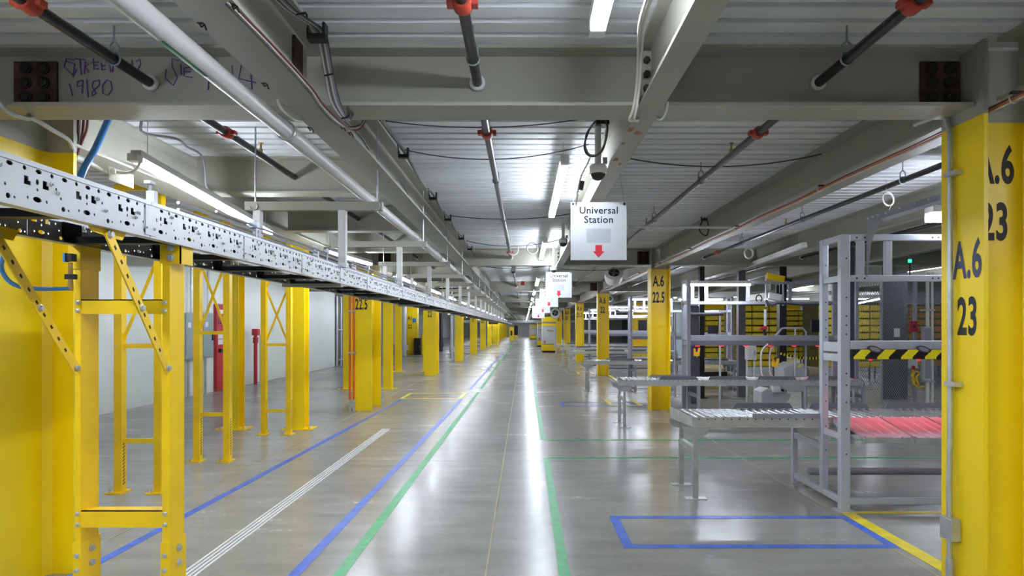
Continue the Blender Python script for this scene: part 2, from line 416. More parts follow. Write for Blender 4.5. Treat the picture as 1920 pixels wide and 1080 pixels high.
# ------------------------------------------------------------------ columns
def right_column(k):
    y, x = YK[k], XR
    n_ = grid_no(k)
    t = thing('steel_column', 'yellow steel H column marked A.6 and %s on the right of the aisle' % n_, 'column', (x, y - 0.02, 0), 'right aisle columns')
    yc = y - 0.02
    def sec(z0, z1):
        m = MB(); m.box(x - 0.187, x - 0.165, yc - 0.17, yc + 0.17, z0, z1); m.box(x + 0.165, x + 0.187, yc - 0.17, yc + 0.17, z0, z1)
        m.box(x - 0.165, x + 0.165, yc - 0.009, yc + 0.009, z0, z1); return m
    obj('shaft', sec(0, 2.735), YEL, t); obj('unpainted_top', sec(2.735, ZD), BEAM, t)
    m = MB()
    for s in (-1, 1):
        for q in (-1, 1):
            m.prism([(x + s * 0.165, yc + q * 0.009), (x + s * 0.145, yc + q * 0.009), (x + s * 0.165, yc + q * 0.03)], 'z', 0, 2.735)
    obj('root_fillet', m, YEL, t)
    if k < 6:
        f = lambda a, b, z: (x + a, yc - 0.0105, z + b)
        for s, z in (('A.6', 2.405), (n_, 2.09)):
            o = text('lettering', s, 0.285, INK, t, lambda a, b, z=z: f(a - 0.01, b, z), 0.52 if len(s) < 4 else 0.46, 0.008)
            o['label'] = 'black stencilled %s' % s
        if k == 0:
            for s, z, mm in (('A.6', 1.878, SHEENINK), ('23', 1.565, INK)):
                o = text('lettering', s, 0.285, mm, t, lambda a, b, z=z: (x - 0.1885, yc - 0.045 - a, z + b), 0.54, 0.008)
                o['label'] = 'stencilled %s on the flange' % s
    return t
rcols = [right_column(k) for k in range(NB + 1)]
def left_column(k):
    y = YK[k]; n_ = grid_no(k); x = XL
    t = thing('steel_column', 'deep yellow steel column at line %s on the left of the aisle' % n_, 'column', (x, y + 0.2, 0), 'left aisle columns')
    f0, f1 = y - 0.19, y + 0.60
    def sec(z0, z1):
        m = MB(); m.box(x - 0.185, x + 0.185, f0, f0 + 0.03, z0, z1); m.box(x - 0.185, x + 0.185, f1 - 0.03, f1, z0, z1)
        m.box(x - 0.012, x + 0.012, f0 + 0.03, f1 - 0.03, z0, z1); return m
    obj('shaft', sec(0, 2.735), YEL, t); obj('unpainted_top', sec(2.735, ZD), BEAM, t)
    m = MB()
    m.prism([(x + 0.012, f1 - 0.03), (x + 0.05, f1 - 0.03), (x + 0.012, f1 - 0.075)], 'z', 0, 2.735)
    m.prism([(x + 0.012, f0 + 0.03), (x + 0.05, f0 + 0.03), (x + 0.012, f0 + 0.075)], 'z', 0, 2.735)
    obj('root_fillet', m, YEL, t)
    if 0 < k < 6 and k != 3:
        o = text('lettering', n_, 0.285, INK, t, lambda a, b: (x + a - 0.01, f0 - 0.0015, 1.95 + b), 0.46, 0.007)
        o['label'] = 'black stencilled %s' % n_
    return t
lcols = [left_column(k) for k in range(NB + 1)]
# orange conduits on the 22.5 column, grey conduits on 21.5
def conduits(k, mat, name, label):
    y = YK[k] - 0.22
    for i in (0, 1):
        t = thing(name, label % ('outer', 'inner')[i], 'conduit', (XL - 0.2 + 0.06 * i, y, 0), 'column conduits')
        x = XL - 0.225 + 0.075 * i
        obj('pipe', MB().tube([(x, y, 0.0), (x, y, 2.7)], 0.021, 8), mat, t, True)
        for z in (0.12, 1.1, 1.9): obj('strap', MB().box(x - 0.035, x + 0.035, y - 0.027, y + 0.03, z, z + 0.03), ZINC, t)
        obj('flexible_end', MB().tube([(x, y, 0.0), (x, y, 0.22)], 0.028, 8), GALV, t, True)
conduits(1, CONDO, 'conduit', '%s orange conduit running down the 22.5 column')
conduits(3, GALV, 'conduit', '%s grey conduit running down the 21.5 column')

# conduit, box and cables on the near right column
t = thing('conduit', 'silver conduit with a top bend on the nearest right column', 'conduit', (2.39, 3.53, 0.0))
cx, cy = 2.408, 3.56
pts = [(cx + 0.02, cy + 0.35, 2.86), (cx + 0.012, cy + 0.12, 2.84), (cx + 0.004, cy + 0.04, 2.80), (cx, cy, 2.70), (cx, cy, 2.4), (cx, cy, 0.95), (cx - 0.012, cy - 0.01, 0.72), (cx - 0.01, cy - 0.01, 0.5)]
obj('pipe', MB().tube(pts, 0.0145, 10), GALV, t, True)
obj('pipe', MB().tube([(cx - 0.01, cy - 0.01, 0.45), (cx - 0.008, cy - 0.01, 0.0)], 0.0145, 10), GALV, t, True)
obj('coupling', MB().tube([(cx - 0.008, cy - 0.01, 0.30), (cx - 0.008, cy - 0.01, 0.19)], 0.021, 10), ZINC, t, True)
for z in (2.45, 1.27):
    obj('strap', MB().box(cx - 0.022, cx + 0.024, cy - 0.07, cy + 0.02, z, z + 0.025), ZINC, t)
bx = obj('junction_box', MB().box(2.375, 2.431, 3.50, 3.60, 0.405, 0.53), GALV, None, bevel=0.004)
tag(bx, 'grey metal junction box low on the nearest right column', 'junction box')
for i in (0, 1):
    for j in (0, 1): obj('knockout', MB().lathe((2.392 + 0.022 * i, 3.4995, 0.44 + 0.05 * j), (0, -1, 0), [(0.009, 0), (0.009, 0.002)], 12), ZINC, bx)

# yellow base-plated posts in the left bay
def post(x, y, label):
    t = thing('base_plated_post', label, 'post', (x, y, 0), 'yellow base plated posts')
    m = MB(); m.box(x - 0.11, x + 0.11, y - 0.11, y - 0.095, 0.012, ZD); m.box(x - 0.11, x + 0.11, y + 0.095, y + 0.11, 0.012, ZD); m.box(x - 0.006, x + 0.006, y - 0.095, y + 0.095, 0.012, ZD)
    obj('shaft', m, YEL, t)
    obj('base_plate', MB().box(x - 0.24, x + 0.24, y - 0.16, y + 0.16, 0, 0.014), YEL, t)
    for sx in (-1, 1): obj('anchor_bolt', MB().lathe((x + sx * 0.19, y - 0.1, 0.014), (0, 0, 1), [(0.016, 0), (0.016, 0.015), (0.008, 0.016), (0.008, 0.04)], 6), ZINC, t)
for i, y in enumerate((9.95, 16.4, 22.9)):
    post(-4.58, y, '%s yellow base plated post of the row nearer the white wall' % ORD[i])
    post(-3.55, y, '%s yellow base plated post of the row nearer the aisle' % ORD[i])

# ------------------------------------------------------------------ strip lights
def strip_light(p0, p1, label, lit=True, w_=0.075, hang=True, name='strip_light'):
    p0, p1 = Vector(p0), Vector(p1)
    mid = (p0 + p1) / 2
    t = thing(name, label, 'light', mid, 'strip lights'); d = (p1 - p0).normalized()
    obj('housing', MB().bar(p0 + Vector((0, 0, 0.035)), p1 + Vector((0, 0, 0.035)), w_, 0.05), WHT, t, bevel=0.006)
    a, b = p0 + d * 0.03, p1 - d * 0.03
    obj('diffuser', MB().bar(a, b, w_ * 0.85, 0.045), LAMPM if lit else LAMPOFF, t)
    for q, s in ((p0, -1), (p1, 1)): obj('end_cap', MB().bar(q + d * s * 0.04, q - d * s * 0.03, w_ * 0.95, 0.05), WHT, t, bevel=0.006)
    if hang:
        for f in (0.06, 0.94):
            q = p0 + (p1 - p0) * f
            obj('hanger_wire', MB().tube([q + Vector((0, 0, 0.06)), Vector((q.x, q.y, ZD))], 0.0025, 5), ZINC, t)
    return t
for k in range(-2, 23):
    y = 0.35 + 4.7 * k
    lab = 'lit white strip light behind the camera over the aisle' if k == -1 else ('lit white strip light farthest behind the camera' if k == -2 else
          '%s lit white strip light from the camera over the centre aisle' % ORD[k])
    zl = 2.93 if k < 3 else 2.735
    strip_light((0.325, y, zl), (0.325, y + 2.45, zl), lab)
side = [((-2.6, 4.21, 2.73), (-2.6, 6.45, 2.565)), ((-2.6, 8.27, 2.60), (-2.6, 10.65, 2.674))] + [((-2.6, 12.6 + 4.35 * i, 2.65), (-2.6, 15.0 + 4.35 * i, 2.64)) for i in range(9)]
for i, (a, b) in enumerate(side):
    strip_light(a, b, '%s lit strip light hung above the overhead conveyor' % ORD[i])
for i in range(13):
    strip_light((-5.45, -1.0 + 3.6 * i, 2.86), (-5.45, 1.4 + 3.6 * i, 2.86), '%s strip light over the left bay near the white wall' % ORD[i])
for i in range(6):  # side rows added far off to brighten the end wall
    strip_light((-2.6, 53 + 9.5 * i, 2.66), (-2.6, 55.4 + 9.5 * i, 2.66), '%s of the farthest strip lights added above the overhead conveyor' % ORD[i])
    strip_light((5.2, 44 + 10.5 * i, 2.9), (5.2, 46.4 + 10.5 * i, 2.9), '%s of the farthest strip lights added in the right bay' % ORD[i])
    strip_light((-7.2, 48 + 10 * i, 2.9), (-7.2, 50.4 + 10 * i, 2.9), '%s of the farthest strip lights added in the left bay' % ORD[i])
for i, x in enumerate((6.5, 10.5, 14.0)):  # added to brighten the area around the partition
    strip_light((x, 28.5, 2.9), (x + 2.4, 28.5, 2.9), '%s added strip light in front of the pale partition wall' % ORD[i])
for i in range(7):  # row added to light the dark right bay
    strip_light((9.2, 6 + 7.0 * i, 2.95), (9.2, 8.4 + 7.0 * i, 2.95), '%s added strip light over the storage behind the workstations' % ORD[i])
for i, y in enumerate((-6.0, -2.6, 0.2)):  # unseen side rows added to light the near beam and column
    strip_light((-2.6, y, 2.7), (-2.6, y + 2.2, 2.7), '%s added unseen strip light of the left row behind the camera' % ORD[i])
    strip_light((4.0, y - 0.6, 2.7), (4.0, y + 1.6, 2.7), '%s added unseen strip light of the right row behind the camera' % ORD[i])
strip_light(P(1508, 462, 9.2), P(1395, 503, 13.0), 'unlit white strip light hanging over the right workstations', lit=False)
strip_light(P(1600, 570, 17.0), P(1657, 558, 17.0), 'lit strip light seen through the wire mesh fence')

# ------------------------------------------------------------------ sprinkler pipes
def sprinkler_row(x, label, y1=75):
    z = CH + 1.36
    t = thing('sprinkler_pipe', label, 'pipe', (x, 10, z), 'sprinkler pipes')
    obj('pipe', MB().tube([(x, -8, z), (x, y1, z)], 0.0265, 12), BLKP, t, True)
    cup = hang = head = esc = None
    for k in range(0, 8):
        y = YK[k]
        for dy in (-0.88, 0.88):
            if cup is None:
                m = MB(); m.lathe((x, y + dy - 0.04, z), (0, 1, 0), [(0.036, 0), (0.042, 0.012), (0.042, 0.068), (0.036, 0.08)], 14)
                m.box(x - 0.065, x + 0.065, y + dy - 0.022, y + dy + 0.022, z - 0.014, z + 0.014)
                cup = obj('coupling', m, REDC, t, True); cy0 = y + dy
            else: share(cup, (0, y + dy - cy0, 0), t)
        for dy in (-0.33, 2.3, 4.4, 6.6):
            if hang is None:
                m = MB(); yy = y + dy
                m.torus((x, yy, z), (0, 1, 0), 0.031, 0.006, 14, 5)
                m.tube([(x - 0.026, yy, z + 0.016), (x - 0.022, yy, z + 0.07), (x, yy, z + 0.095)], 0.006, 5)
                m.tube([(x + 0.026, yy, z + 0.016), (x + 0.022, yy, z + 0.07), (x, yy, z + 0.095)], 0.006, 5)
                m.tube([(x, yy, z + 0.09), (x, yy, ZD + 0.01)], 0.005, 6)
                hang = obj('clevis_hanger', m, HANG, t); hy0 = yy
            else: share(hang, (0, y + dy - hy0, 0), t)
        for dy in (1.45, 4.9):
            if head is None:
                m = MB(); yy = y + dy
                m.lathe((x, yy, z + 0.02), (0, 0, 1), [(0.014, 0), (0.014, 0.03), (0.008, 0.032), (0.008, 0.07), (0.02, 0.072), (0.02, 0.076)], 10)
                head = obj('sprinkler_head', m, BRASS, t, True); sy0 = yy
            else: share(head, (0, y + dy - sy0, 0), t)
        if esc is None:
            esc = obj('escutcheon', MB().lathe((x, y - 0.03, z), (0, 1, 0), [(0.041, 0), (0.044, 0.004), (0.044, 0.02), (0.041, 0.024)], 18), WHT, t, True); ey0 = y
        else: share(esc, (0, y - ey0, 0), t)
    return t
sprinkler_row(-2.08, 'black sprinkler pipe running along above the overhead conveyor')
sprinkler_row(-0.26, 'dark sprinkler pipe along the middle of the aisle ceiling')
sprinkler_row(1.635, 'black sprinkler pipe along the ceiling beside the hanging signs')
sprinkler_row(3.5, 'black sprinkler pipe along the ceiling over the roller conveyors')
sprinkler_row(5.4, 'black sprinkler pipe deepest over the workstations')

# big white pipe
wx, wz = -1.372, CH + 1.13
t = thing('white_pipe', 'long white pipe with green label under the beams above the conveyor', 'pipe', (wx, 10, wz))
obj('pipe', MB().tube([(wx, -6, wz), (wx, 58, wz)], 0.046, 18), WPIPE, t, True)
col0 = None
for i, y in enumerate((1.68, 3.66, 5.6, 7.6, 9.6, 12.5, 15.5, 18.5)):
    if col0 is None:
        col0 = obj('pipe_sleeve', MB().lathe((wx, y, wz), (0, 1, 0), [(0.047, 0), (0.0505, 0.004), (0.0505, 0.3), (0.047, 0.304)], 18), WPIPE, t, True)
    else: share(col0, (0, y - 1.68, 0), t)
c0 = None
for i, y in enumerate((3.62, 5.72, 7.9, 10.1, 12.3, 16.6, 20.9)):
    if c0 is None:
        m = MB(); m.torus((wx, y, wz), (0, 1, 0), 0.052, 0.006, 18, 6); m.tube([(wx, y, wz + 0.05), (wx, y, ZB + 0.01)], 0.006, 6)
        c0 = obj('clamp', m, ZINC, t, True)
    else: share(c0, (0, y - 3.62, 0), t)
lm = MB()
for i in range(4):
    a0 = math.radians(236 + 11 * i); a1 = a0 + math.radians(11)
    q = [(wx + 0.0466 * math.cos(a), wz + 0.0466 * math.sin(a)) for a in (a0, a1)]
    lm.add([(q[0][0], 2.38, q[0][1]), (q[1][0], 2.38, q[1][1]), (q[1][0], 2.72, q[1][1]), (q[0][0], 2.72, q[0][1])], [(0, 1, 2, 3)])
lb = obj('label_strip', lm, GRN, t); lb['label'] = 'green pipe label strip'

# ------------------------------------------------------------------ overhead conveyor
RX0, RX1, RZ0, RZ1, SEC = -1.84, -1.385, 1.936, 2.056, 0.81
def perforated(detail=True):
    """side plate in (t along Y, z) with real punched holes"""
    H = RZ1 - RZ0; verts = [(0, 0), (SEC - 0.004, 0), (SEC - 0.004, H), (0, H)]; edges = [(0, 1), (1, 2), (2, 3), (3, 0)]; holes = []
    def hole(poly):
        n0 = len(verts); verts.extend(poly); m = len(poly); edges.extend([(n0 + i, n0 + (i + 1) % m) for i in range(m)]); holes.append(poly)
    def circ(x, z, rx, rz, m=8): hole([(x + rx * math.cos(2 * math.pi * i / m + 0.2), z + rz * math.sin(2 * math.pi * i / m + 0.2)) for i in range(m)])
    def rect(x, z, a, b): hole([(x - a, z - b), (x + a, z - b), (x + a, z + b), (x - a, z + b)])
    for g in range(4):
        x = 0.03 + 0.2025 * g
        for q in (-0.012, 0.056): hole([(x + q, 0.062), (x + q + 0.024, 0.062), (x + q + 0.024, 0.074), (x + q + 0.016, 0.074), (x + q + 0.016, 0.086), (x + q, 0.086)])
        circ(x + 0.036, 0.077, 0.006, 0.009); circ(x + 0.036, 0.055, 0.004, 0.005, 6)
        circ(x + 0.036, 0.027, 0.016, 0.008, 10)
        circ(x + 0.001, 0.027, 0.004, 0.005, 6); circ(x + 0.071, 0.027, 0.004, 0.005, 6)
        circ(x + 0.108, 0.072, 0.004, 0.005, 6); circ(x + 0.127, 0.048, 0.004, 0.005, 6)
        circ(x + 0.137, 0.018, 0.008, 0.008); circ(x + 0.158, 0.018, 0.004, 0.004, 6)
        for j in range(4): circ(x - 0.010 + 0.0506 * j, 0.107, 0.012 if j % 2 else 0.007, 0.007, 6)
    res = delaunay_2d_cdt([Vector(v) for v in verts], edges, [], 0, 1e-6)
    def inside(p, poly):
        c = False; j = len(poly) - 1
        for i in range(len(poly)):
            (x1, y1), (x2, y2) = poly[i], poly[j]
            if (y1 > p[1]) != (y2 > p[1]) and p[0] < (x2 - x1) * (p[1] - y1) / (y2 - y1) + x1: c = not c
            j = i
        return c
    vs, fs = res[0], res[2]; out = []
    for f in fs:
        c = sum((vs[i] for i in f), Vector((0, 0))) / len(f)
        if not any(inside(c, h) for h in holes): out.append(list(f))
    return [(v.x, v.y) for v in vs], out
pv, pf = perforated()
def rail_mesh(x, inward, y):
    m = MB(); m.add([(x, y + a, RZ0 + b) for a, b in pv], pf)
    s = inward
    m.box(min(x, x + s * 0.035), max(x, x + s * 0.035), y, y + SEC - 0.004, RZ1, RZ1 + 0.003)
    m.box(min(x, x + s * 0.035), max(x, x + s * 0.035), y, y + SEC - 0.004, RZ0 - 0.003, RZ0)
    m.box(min(x, x - s * 0.004), max(x, x - s * 0.004), y, y + SEC - 0.004, RZ1 - 0.003, RZ1 + 0.010)
    return m
t = thing('overhead_conveyor', 'overhead belt conveyor with perforated silver side rails along the left', 'conveyor', (-1.61, 5, RZ0))
CONV = t
YS = 2.33 - 3 * SEC
ra = obj('side_rail', rail_mesh(RX1, -1, YS), RAIL, t); rb = obj('side_rail', rail_mesh(RX0, 1, YS), RAIL, t)
for o in (ra, rb):
    sm = o.modifiers.new('sheet', 'SOLIDIFY'); sm.thickness = 0.003; sm.offset = 0
for i in range(1, 60):
    share(ra, (0, SEC * i, 0), t); share(rb, (0, SEC * i, 0), t)
# the rest of the way, plain rails
YF = YS + SEC * 60
for i in range(6):
    a = YF + 4.0 * i
    for x, s in ((RX1, -1), (RX0, 1)):
        m = MB(); m.box(x - 0.0015, x + 0.0015, a, a + 3.99, RZ0, RZ1); m.box(min(x, x + s * 0.035), max(x, x + s * 0.035), a, a + 3.99, RZ0 - 0.003, RZ0)
        obj('side_rail', m, RAIL, t)
obj('dark_hole_backing', MB().box(RX1 - 0.036, RX1 - 0.03, YS, YF + 24, RZ0 + 0.002, RZ1 - 0.002), BLK, t)  # black sheet added so the punched rail holes look dark
obj('belt', MB().box(RX0 + 0.045, RX1 - 0.045, YS, YF + 24, 2.022, 2.036), BLK, t)
cm = None
for i in range(0, 82):
    y = YS + 0.22 + 0.6075 * i
    if cm is None:
        m = MB(); m.box(RX0 + 0.002, RX1 - 0.002, y - 0.025, y + 0.025, 1.938, 1.964); m.box(RX0 + 0.003, RX0 + 0.012, y - 0.05, y + 0.05, 1.935, 2.02); m.box(RX1 - 0.012, RX1 - 0.003, y - 0.05, y + 0.05, 1.935, 2.02)
        cm = obj('cross_member', m, BLK, t); y00 = y
    else: share(cm, (0, y - y00, 0), t)
sb = None
for i in range(0, 46):                                # joint bars and bolts on the near side rail
    y = YS + SEC * i
    if sb is None:
        m = MB(); m.box(RX1 + 0.0015, RX1 + 0.005, y - 0.035, y + 0.03, RZ0 + 0.004, RZ1 - 0.006); sb = obj('joint_plate', m, RAIL, t)
        m = MB()
        for a, b in ((-0.075, 0.075), (-0.09, 0.055), (0.32, 0.082), (0.345, 0.062), (0.14, 0.095), (-0.03, 0.03), (0.02, 0.03), (0.52, 0.08), (0.56, 0.05)):
            m.lathe((RX1 + 0.0015, y + a, RZ0 + b), (1, 0, 0), [(0.0065, 0), (0.0065, 0.004), (0.0035, 0.0045), (0.0035, 0.010)], 6)
        bb = obj('rail_bolts', m, ZINC, t); bb['kind'] = 'stuff'
    else:
        share(sb, (0, SEC * i, 0), t)
        q = share(bb, (0, SEC * i, 0), t)
# guide rail above the far rail
gx, gz = -1.76, 2.235
g = obj('guide_rail', MB().tube([(gx, 3.2, gz), (gx, 50, gz)], 0.009, 8), ZINC, t, True)
g2 = obj('guide_rail', MB().tube([(gx, 3.2, gz - 0.035), (gx, 50, gz - 0.035)], 0.009, 8), ZINC, t, True)
g3 = obj('guide_rail', MB().tube([(-1.42, 2.9, 2.135), (-1.42, 50, 2.135)], 0.007, 8), ZINC, t, True)
gp = None
for i in range(0, 40):
    y = 2.99 + 1.18 * i
    if gp is None:
        m = MB(); m.tube([(gx - 0.02, y, 2.03), (gx - 0.02, y, 2.29)], 0.008, 6); m.box(gx - 0.028, gx + 0.010, y - 0.015, y + 0.015, gz - 0.045, gz + 0.012); m.box(gx - 0.034, gx - 0.004, y - 0.022, y + 0.022, 2.28, 2.295)
        gp = obj('guide_post', m, SILV, t); y00 = y
        m = MB(); m.tube([(-1.40, y + 0.3, 2.02), (-1.40, y + 0.3, 2.16)], 0.006, 6); m.box(-1.43, -1.39, y + 0.28, y + 0.32, 2.12, 2.15)
        gq = obj('guide_post', m, SILV, t)
    else: share(gp, (0, y - y00, 0), t); share(gq, (0, y - y00, 0), t)
# hangers
h0 = None
for i in range(0, 18):
    y = 4.80 + 2.1875 * i
    lab = '%s white trapeze hanger holding the overhead conveyor, counted from the camera' % ORD[i]
    if h0 is None:
        h0 = thing('trapeze_hanger', lab, 'hanger', (-1.6, y, 2.06), 'conveyor hangers')
        m = MB(); m.box(-2.12, -1.08, y - 0.03, y + 0.03, 2.49, 2.555); obj('crossbar', m, BEAM, h0)
        for x in (-1.385, -2.03):
            m = MB(); m.box(x - 0.028, x + 0.028, y - 0.03, y - 0.025, 2.06, 2.49); m.box(x - 0.028, x - 0.023, y - 0.03, y + 0.025, 2.06, 2.49); m.box(x + 0.023, x + 0.028, y - 0.03, y + 0.025, 2.06, 2.49)
            obj('drop_post', m, WHT, h0)
            obj('foot_clamp', MB().box(x - 0.035, x + 0.035, y - 0.04, y + 0.04, 2.057, 2.09), SILV, h0)
        obj('under_bar', MB().box(RX0 + 0.004, RX1 - 0.004, y - 0.03, y + 0.03, 1.908, 1.9325), BEAM, h0)
        for x in (-2.05, -1.12):
            obj('threaded_rod', MB().tube([(x, y, 2.48), (x, y, ZD)], 0.006, 6), ZINC, h0)
            obj('beam_clip', MB().torus((x, y - 0.034, 2.52), (0, 1, 0), 0.03, 0.004, 10, 5, 0, math.pi * 1.2), ZINC, h0)
    else: clone(h0, (0, 2.1875 * i, 0), lab)

# ------------------------------------------------------------------ yellow support frames
def bolt_at(p, d, parent, r=0.011): obj('bolt', MB().lathe(p, d, [(r * 1.5, 0), (r * 1.5, 0.003), (r, 0.004), (r, 0.012)], 6), ZINC, parent)
t = thing('conveyor_support', 'nearest yellow bolted frame holding up the overhead conveyor', 'support frame', (-1.62, 2.6, 0))
ny = 2.57
for x0, x1 in ((-1.835, -1.812), (-1.478, -1.448)):
    m = MB(); s = 1
    m.box(x0, x1, ny, ny + 0.11, 0.01, 1.935)
    lg = obj('leg', m, YEL2, t)
    obj('splice_plate', MB().box(x0 - 0.006, x1 + 0.003, ny - 0.004, ny + 0.118, 0.0, 0.72), YEL2, lg)
    for z in (0.62, 0.68):
        bolt_at((x1 + 0.003, ny + 0.06, z), (1, 0, 0), lg)
        bolt_at((x0 + 0.012, ny - 0.004, z - 0.01), (0, -1, 0), lg, 0.007)
    obj('foot_plate', MB().box(x0 - 0.06, x1 + 0.06, ny - 0.02, ny + 0.13, 0, 0.012), YEL2, lg)
for z0, z1 in ((1.655, 1.715), (0.782, 0.852)):
    m = MB(); m.box(-1.812, -1.478, ny + 0.003, ny + 0.008, z0, z1); m.box(-1.812, -1.478, ny + 0.003, ny + 0.06, z1 - 0.005, z1)
    rr = obj('rung', m, YEL2, t)
    for x in (-1.823, -1.466):
        for z in (z0 + 0.013, z1 - 0.013): bolt_at((x, ny, z), (0, -1, 0), rr, 0.006)
m = MB(); m.box(-1.485, -1.40, ny - 0.005, ny + 0.0, 1.86, 1.975); m.box(-1.405, -1.40, ny - 0.005, ny + 0.09, 1.86, 1.975)
tp = obj('top_bracket', m, YEL2, t)
for z in (1.885, 1.925): bolt_at((-1.44, ny - 0.005, z), (0, -1, 0), tp)
obj('top_bracket', MB().box(-1.86, -1.81, ny - 0.005, ny + 0.12, 1.84, 1.965), YEL2, t)
for xx in (-1.405, -1.79):
    a, b = Vector((xx, 2.12, 1.925)), Vector((xx - (0.045 if xx > -1.5 else 0.03), 2.565, 1.42))
    br = obj('diagonal_brace', MB().bar(a, b, 0.006, 0.042), YEL2, t)
    d = (b - a)
    for i in range(9):
        f = 0.1 + 0.09 * i
        q = a + d * f
        obj('slot', MB().bar(q - d * 0.012 + Vector((0.0032, 0, 0)), q + d * 0.012 + Vector((0.0032, 0, 0)), 0.001, 0.010), BOLT, br)
    for f in (0.02, 0.5, 0.97): bolt_at(a + d * f + Vector((0.003, 0, 0)), (1, 0, 0), br, 0.010)
    m = MB(); m.prism([(2.02, 1.955), (2.24, 1.945), (2.21, 1.905), (2.06, 1.915)], 'x', xx - 0.012, xx - 0.006)
    obj('gusset', m, YEL2, t)

def rack_frame(y, xl, xr, zb1, zb2, label):
    t = thing('rack_frame', label, 'rack frame', ((xl + xr) / 2, y, 0), 'yellow braced frames')
    wd, dp = 0.075, 0.075
    for x in (xl, xr - wd):
        m = MB(); m.box(x, x + wd, y, y + 0.004, 0.012, 2.98); m.box(x, x + 0.004, y + 0.004, y + dp, 0.012, 2.98); m.box(x + wd - 0.004, x + wd, y + 0.004, y + dp, 0.012, 2.98)
        lg = obj('leg', m, YEL2, t)
        obj('foot_plate', MB().box(x - 0.06, x + wd + 0.02, y - 0.05, y + dp + 0.05, 0, 0.012), YEL2, lg)
        obj('anchor_bolt', MB().lathe((x - 0.03, y - 0.02, 0.012), (0, 0, 1), [(0.012, 0), (0.012, 0.01), (0.006, 0.011), (0.006, 0.035)], 6), ZINC, lg)
        m = MB()
        for i in range(14): m.bar((x + wd + 0.001, y + 0.02, 0.08 + i * 0.032), (x + wd + 0.001, y + 0.05, 0.1 + i * 0.032), 0.001, 0.010)
        h = obj('slot_row', m, BOLT, lg)
    for z in (zb2, zb1):
        r = obj('rung', MB().box(xl + 0.01, xr - 0.01, y + 0.02, y + 0.05, z, z + 0.042), YEL2, t)
        for x in (xl + 0.02, xr - 0.02): bolt_at((x, y, z + 0.02), (0, -1, 0), r, 0.005)
    for s in (0, 1):
        a = (xl + 0.06, y + 0.035 + 0.01 * s, zb1 + 0.05); b = (xr - 0.06, y + 0.035 + 0.01 * s, zb1 + 0.86)
        if s: a, b = (b[0], a[1], a[2]), (a[0], b[1], b[2])
        obj('diagonal_brace', MB().bar(a, b, 0.006, 0.03), YEL2, t)
        obj('diagonal_brace', MB().bar((a[0], a[1], a[2] + 0.82), (b[0], b[1], b[2] + 0.58), 0.006, 0.03), YEL2, t)
    obj('head_rail', MB().box(xl, xr, y + 0.01, y + 0.07, 2.93, 2.99), YEL2, t)
rack_frame(6.07, -3.96, -3.5, 1.40, 0.48, 'first yellow cross braced rack frame behind the overhead conveyor')
rack_frame(7.49, -3.94, -3.51, 1.515, 0.54, 'second yellow cross braced rack frame, in front of the electrical cabinets')
rack_frame(9.38, -3.93, -3.48, 1.32, 0.335, 'third yellow cross braced rack frame, beside a base plated post')

# ------------------------------------------------------------------ floor markings
def tape(pts, wd, mat, label, z=0.0025):
    m = MB()
    for i, ((x0, y0), (x1, y1)) in enumerate(zip(pts[:-1], pts[1:])):
        d = Vector((x1 - x0, y1 - y0)).normalized(); nx, ny_ = -d.y * wd / 2, d.x * wd / 2
        vs = [(x0 + nx, y0 + ny_), (x0 - nx, y0 - ny_), (x1 - nx, y1 - ny_), (x1 + nx, y1 + ny_)]
        m.prism(vs, 'z', 0.0012, z)
    return tag(obj('floor_tape', m, mat), label, 'floor marking')
tape([(-2.98, 1.5), (-2.90, 4.23), (-2.72, 13.4), (-2.72, 14.1)], 0.075, BLUET, 'long blue floor tape nearest the left columns')
tape([(-1.53, 1.5), (-1.487, 4.05), (-1.40, 13.4), (-1.40, 14.1)], 0.075, BLUET, 'blue floor tape just left of the green tape')
tape([(-1.22, 1.5), (-1.195, 4.05), (-1.135, 15.6)], 0.078, GREENT, 'near green floor tape on the left of the aisle')
tape([(-1.13, 16.4), (-1.12, 60)], 0.078, GREENT, 'far green floor tape on the left of the aisle')
tape([(0.255, 1.5), (0.268, 7.72)], 0.075, GREENT, 'near green floor tape on the right of the seam')
tape([(0.27, 9.0), (0.27, 60)], 0.075, GREENT, 'far green floor tape on the right of the seam')
tape([(0.27, 7.74), (6.2, 7.74)], 0.06, GREENT, 'nearer of the two green tapes crossing under the roller conveyor', 0.003)
tape([(0.27, 8.95), (6.2, 8.95)], 0.06, GREENT, 'farther of the two green tapes crossing under the roller conveyor', 0.003)
tape([(-1.40, 16.2), (-1.35, 40)], 0.075, BLUET, 'faint far blue floor tape beside the left green tape')
def tape_rect(x0, x1, y0, y1, wd, mat, label):
    t = thing('floor_tape', label, 'floor marking', ((x0 + x1) / 2, (y0 + y1) / 2, 0))
    z = 0.0025
    for a, b, c, d in ((x0, x1, y0, y0 + wd), (x0, x1, y1 - wd, y1), (x0, x0 + wd, y0 + wd, y1 - wd), (x1 - wd, x1, y0 + wd, y1 - wd)):
        obj('tape_strip', MB().box(a, b, c, d, 0.0012, z), mat, t)
tape_rect(0.72, 2.73, 4.56, 5.34, 0.075, BLUET, 'blue taped rectangle on the floor in front of the near workstation')
tape_rect(0.75, 2.73, 12.75, 13.5, 0.075, BLUET, 'second faint blue taped rectangle near the 22.5 column')
tape_rect(-2.80, -1.40, 14.1, 15.35, 0.08, YELT, 'yellow taped rectangle between the two blue tapes')
tape_rect(1.75, 2.43, 12.9, 14.0, 0.08, YELT, 'small yellow taped box behind the near roller conveyor')
tape_rect(1.85, 2.43, 21.6, 22.6, 0.08, YELT, 'small yellow taped box beyond the 22 column')
tape([(2.80, 2.2), (2.785, 5.40)], 0.115, YELT, 'wide yellow floor tape beside the nearest right column')
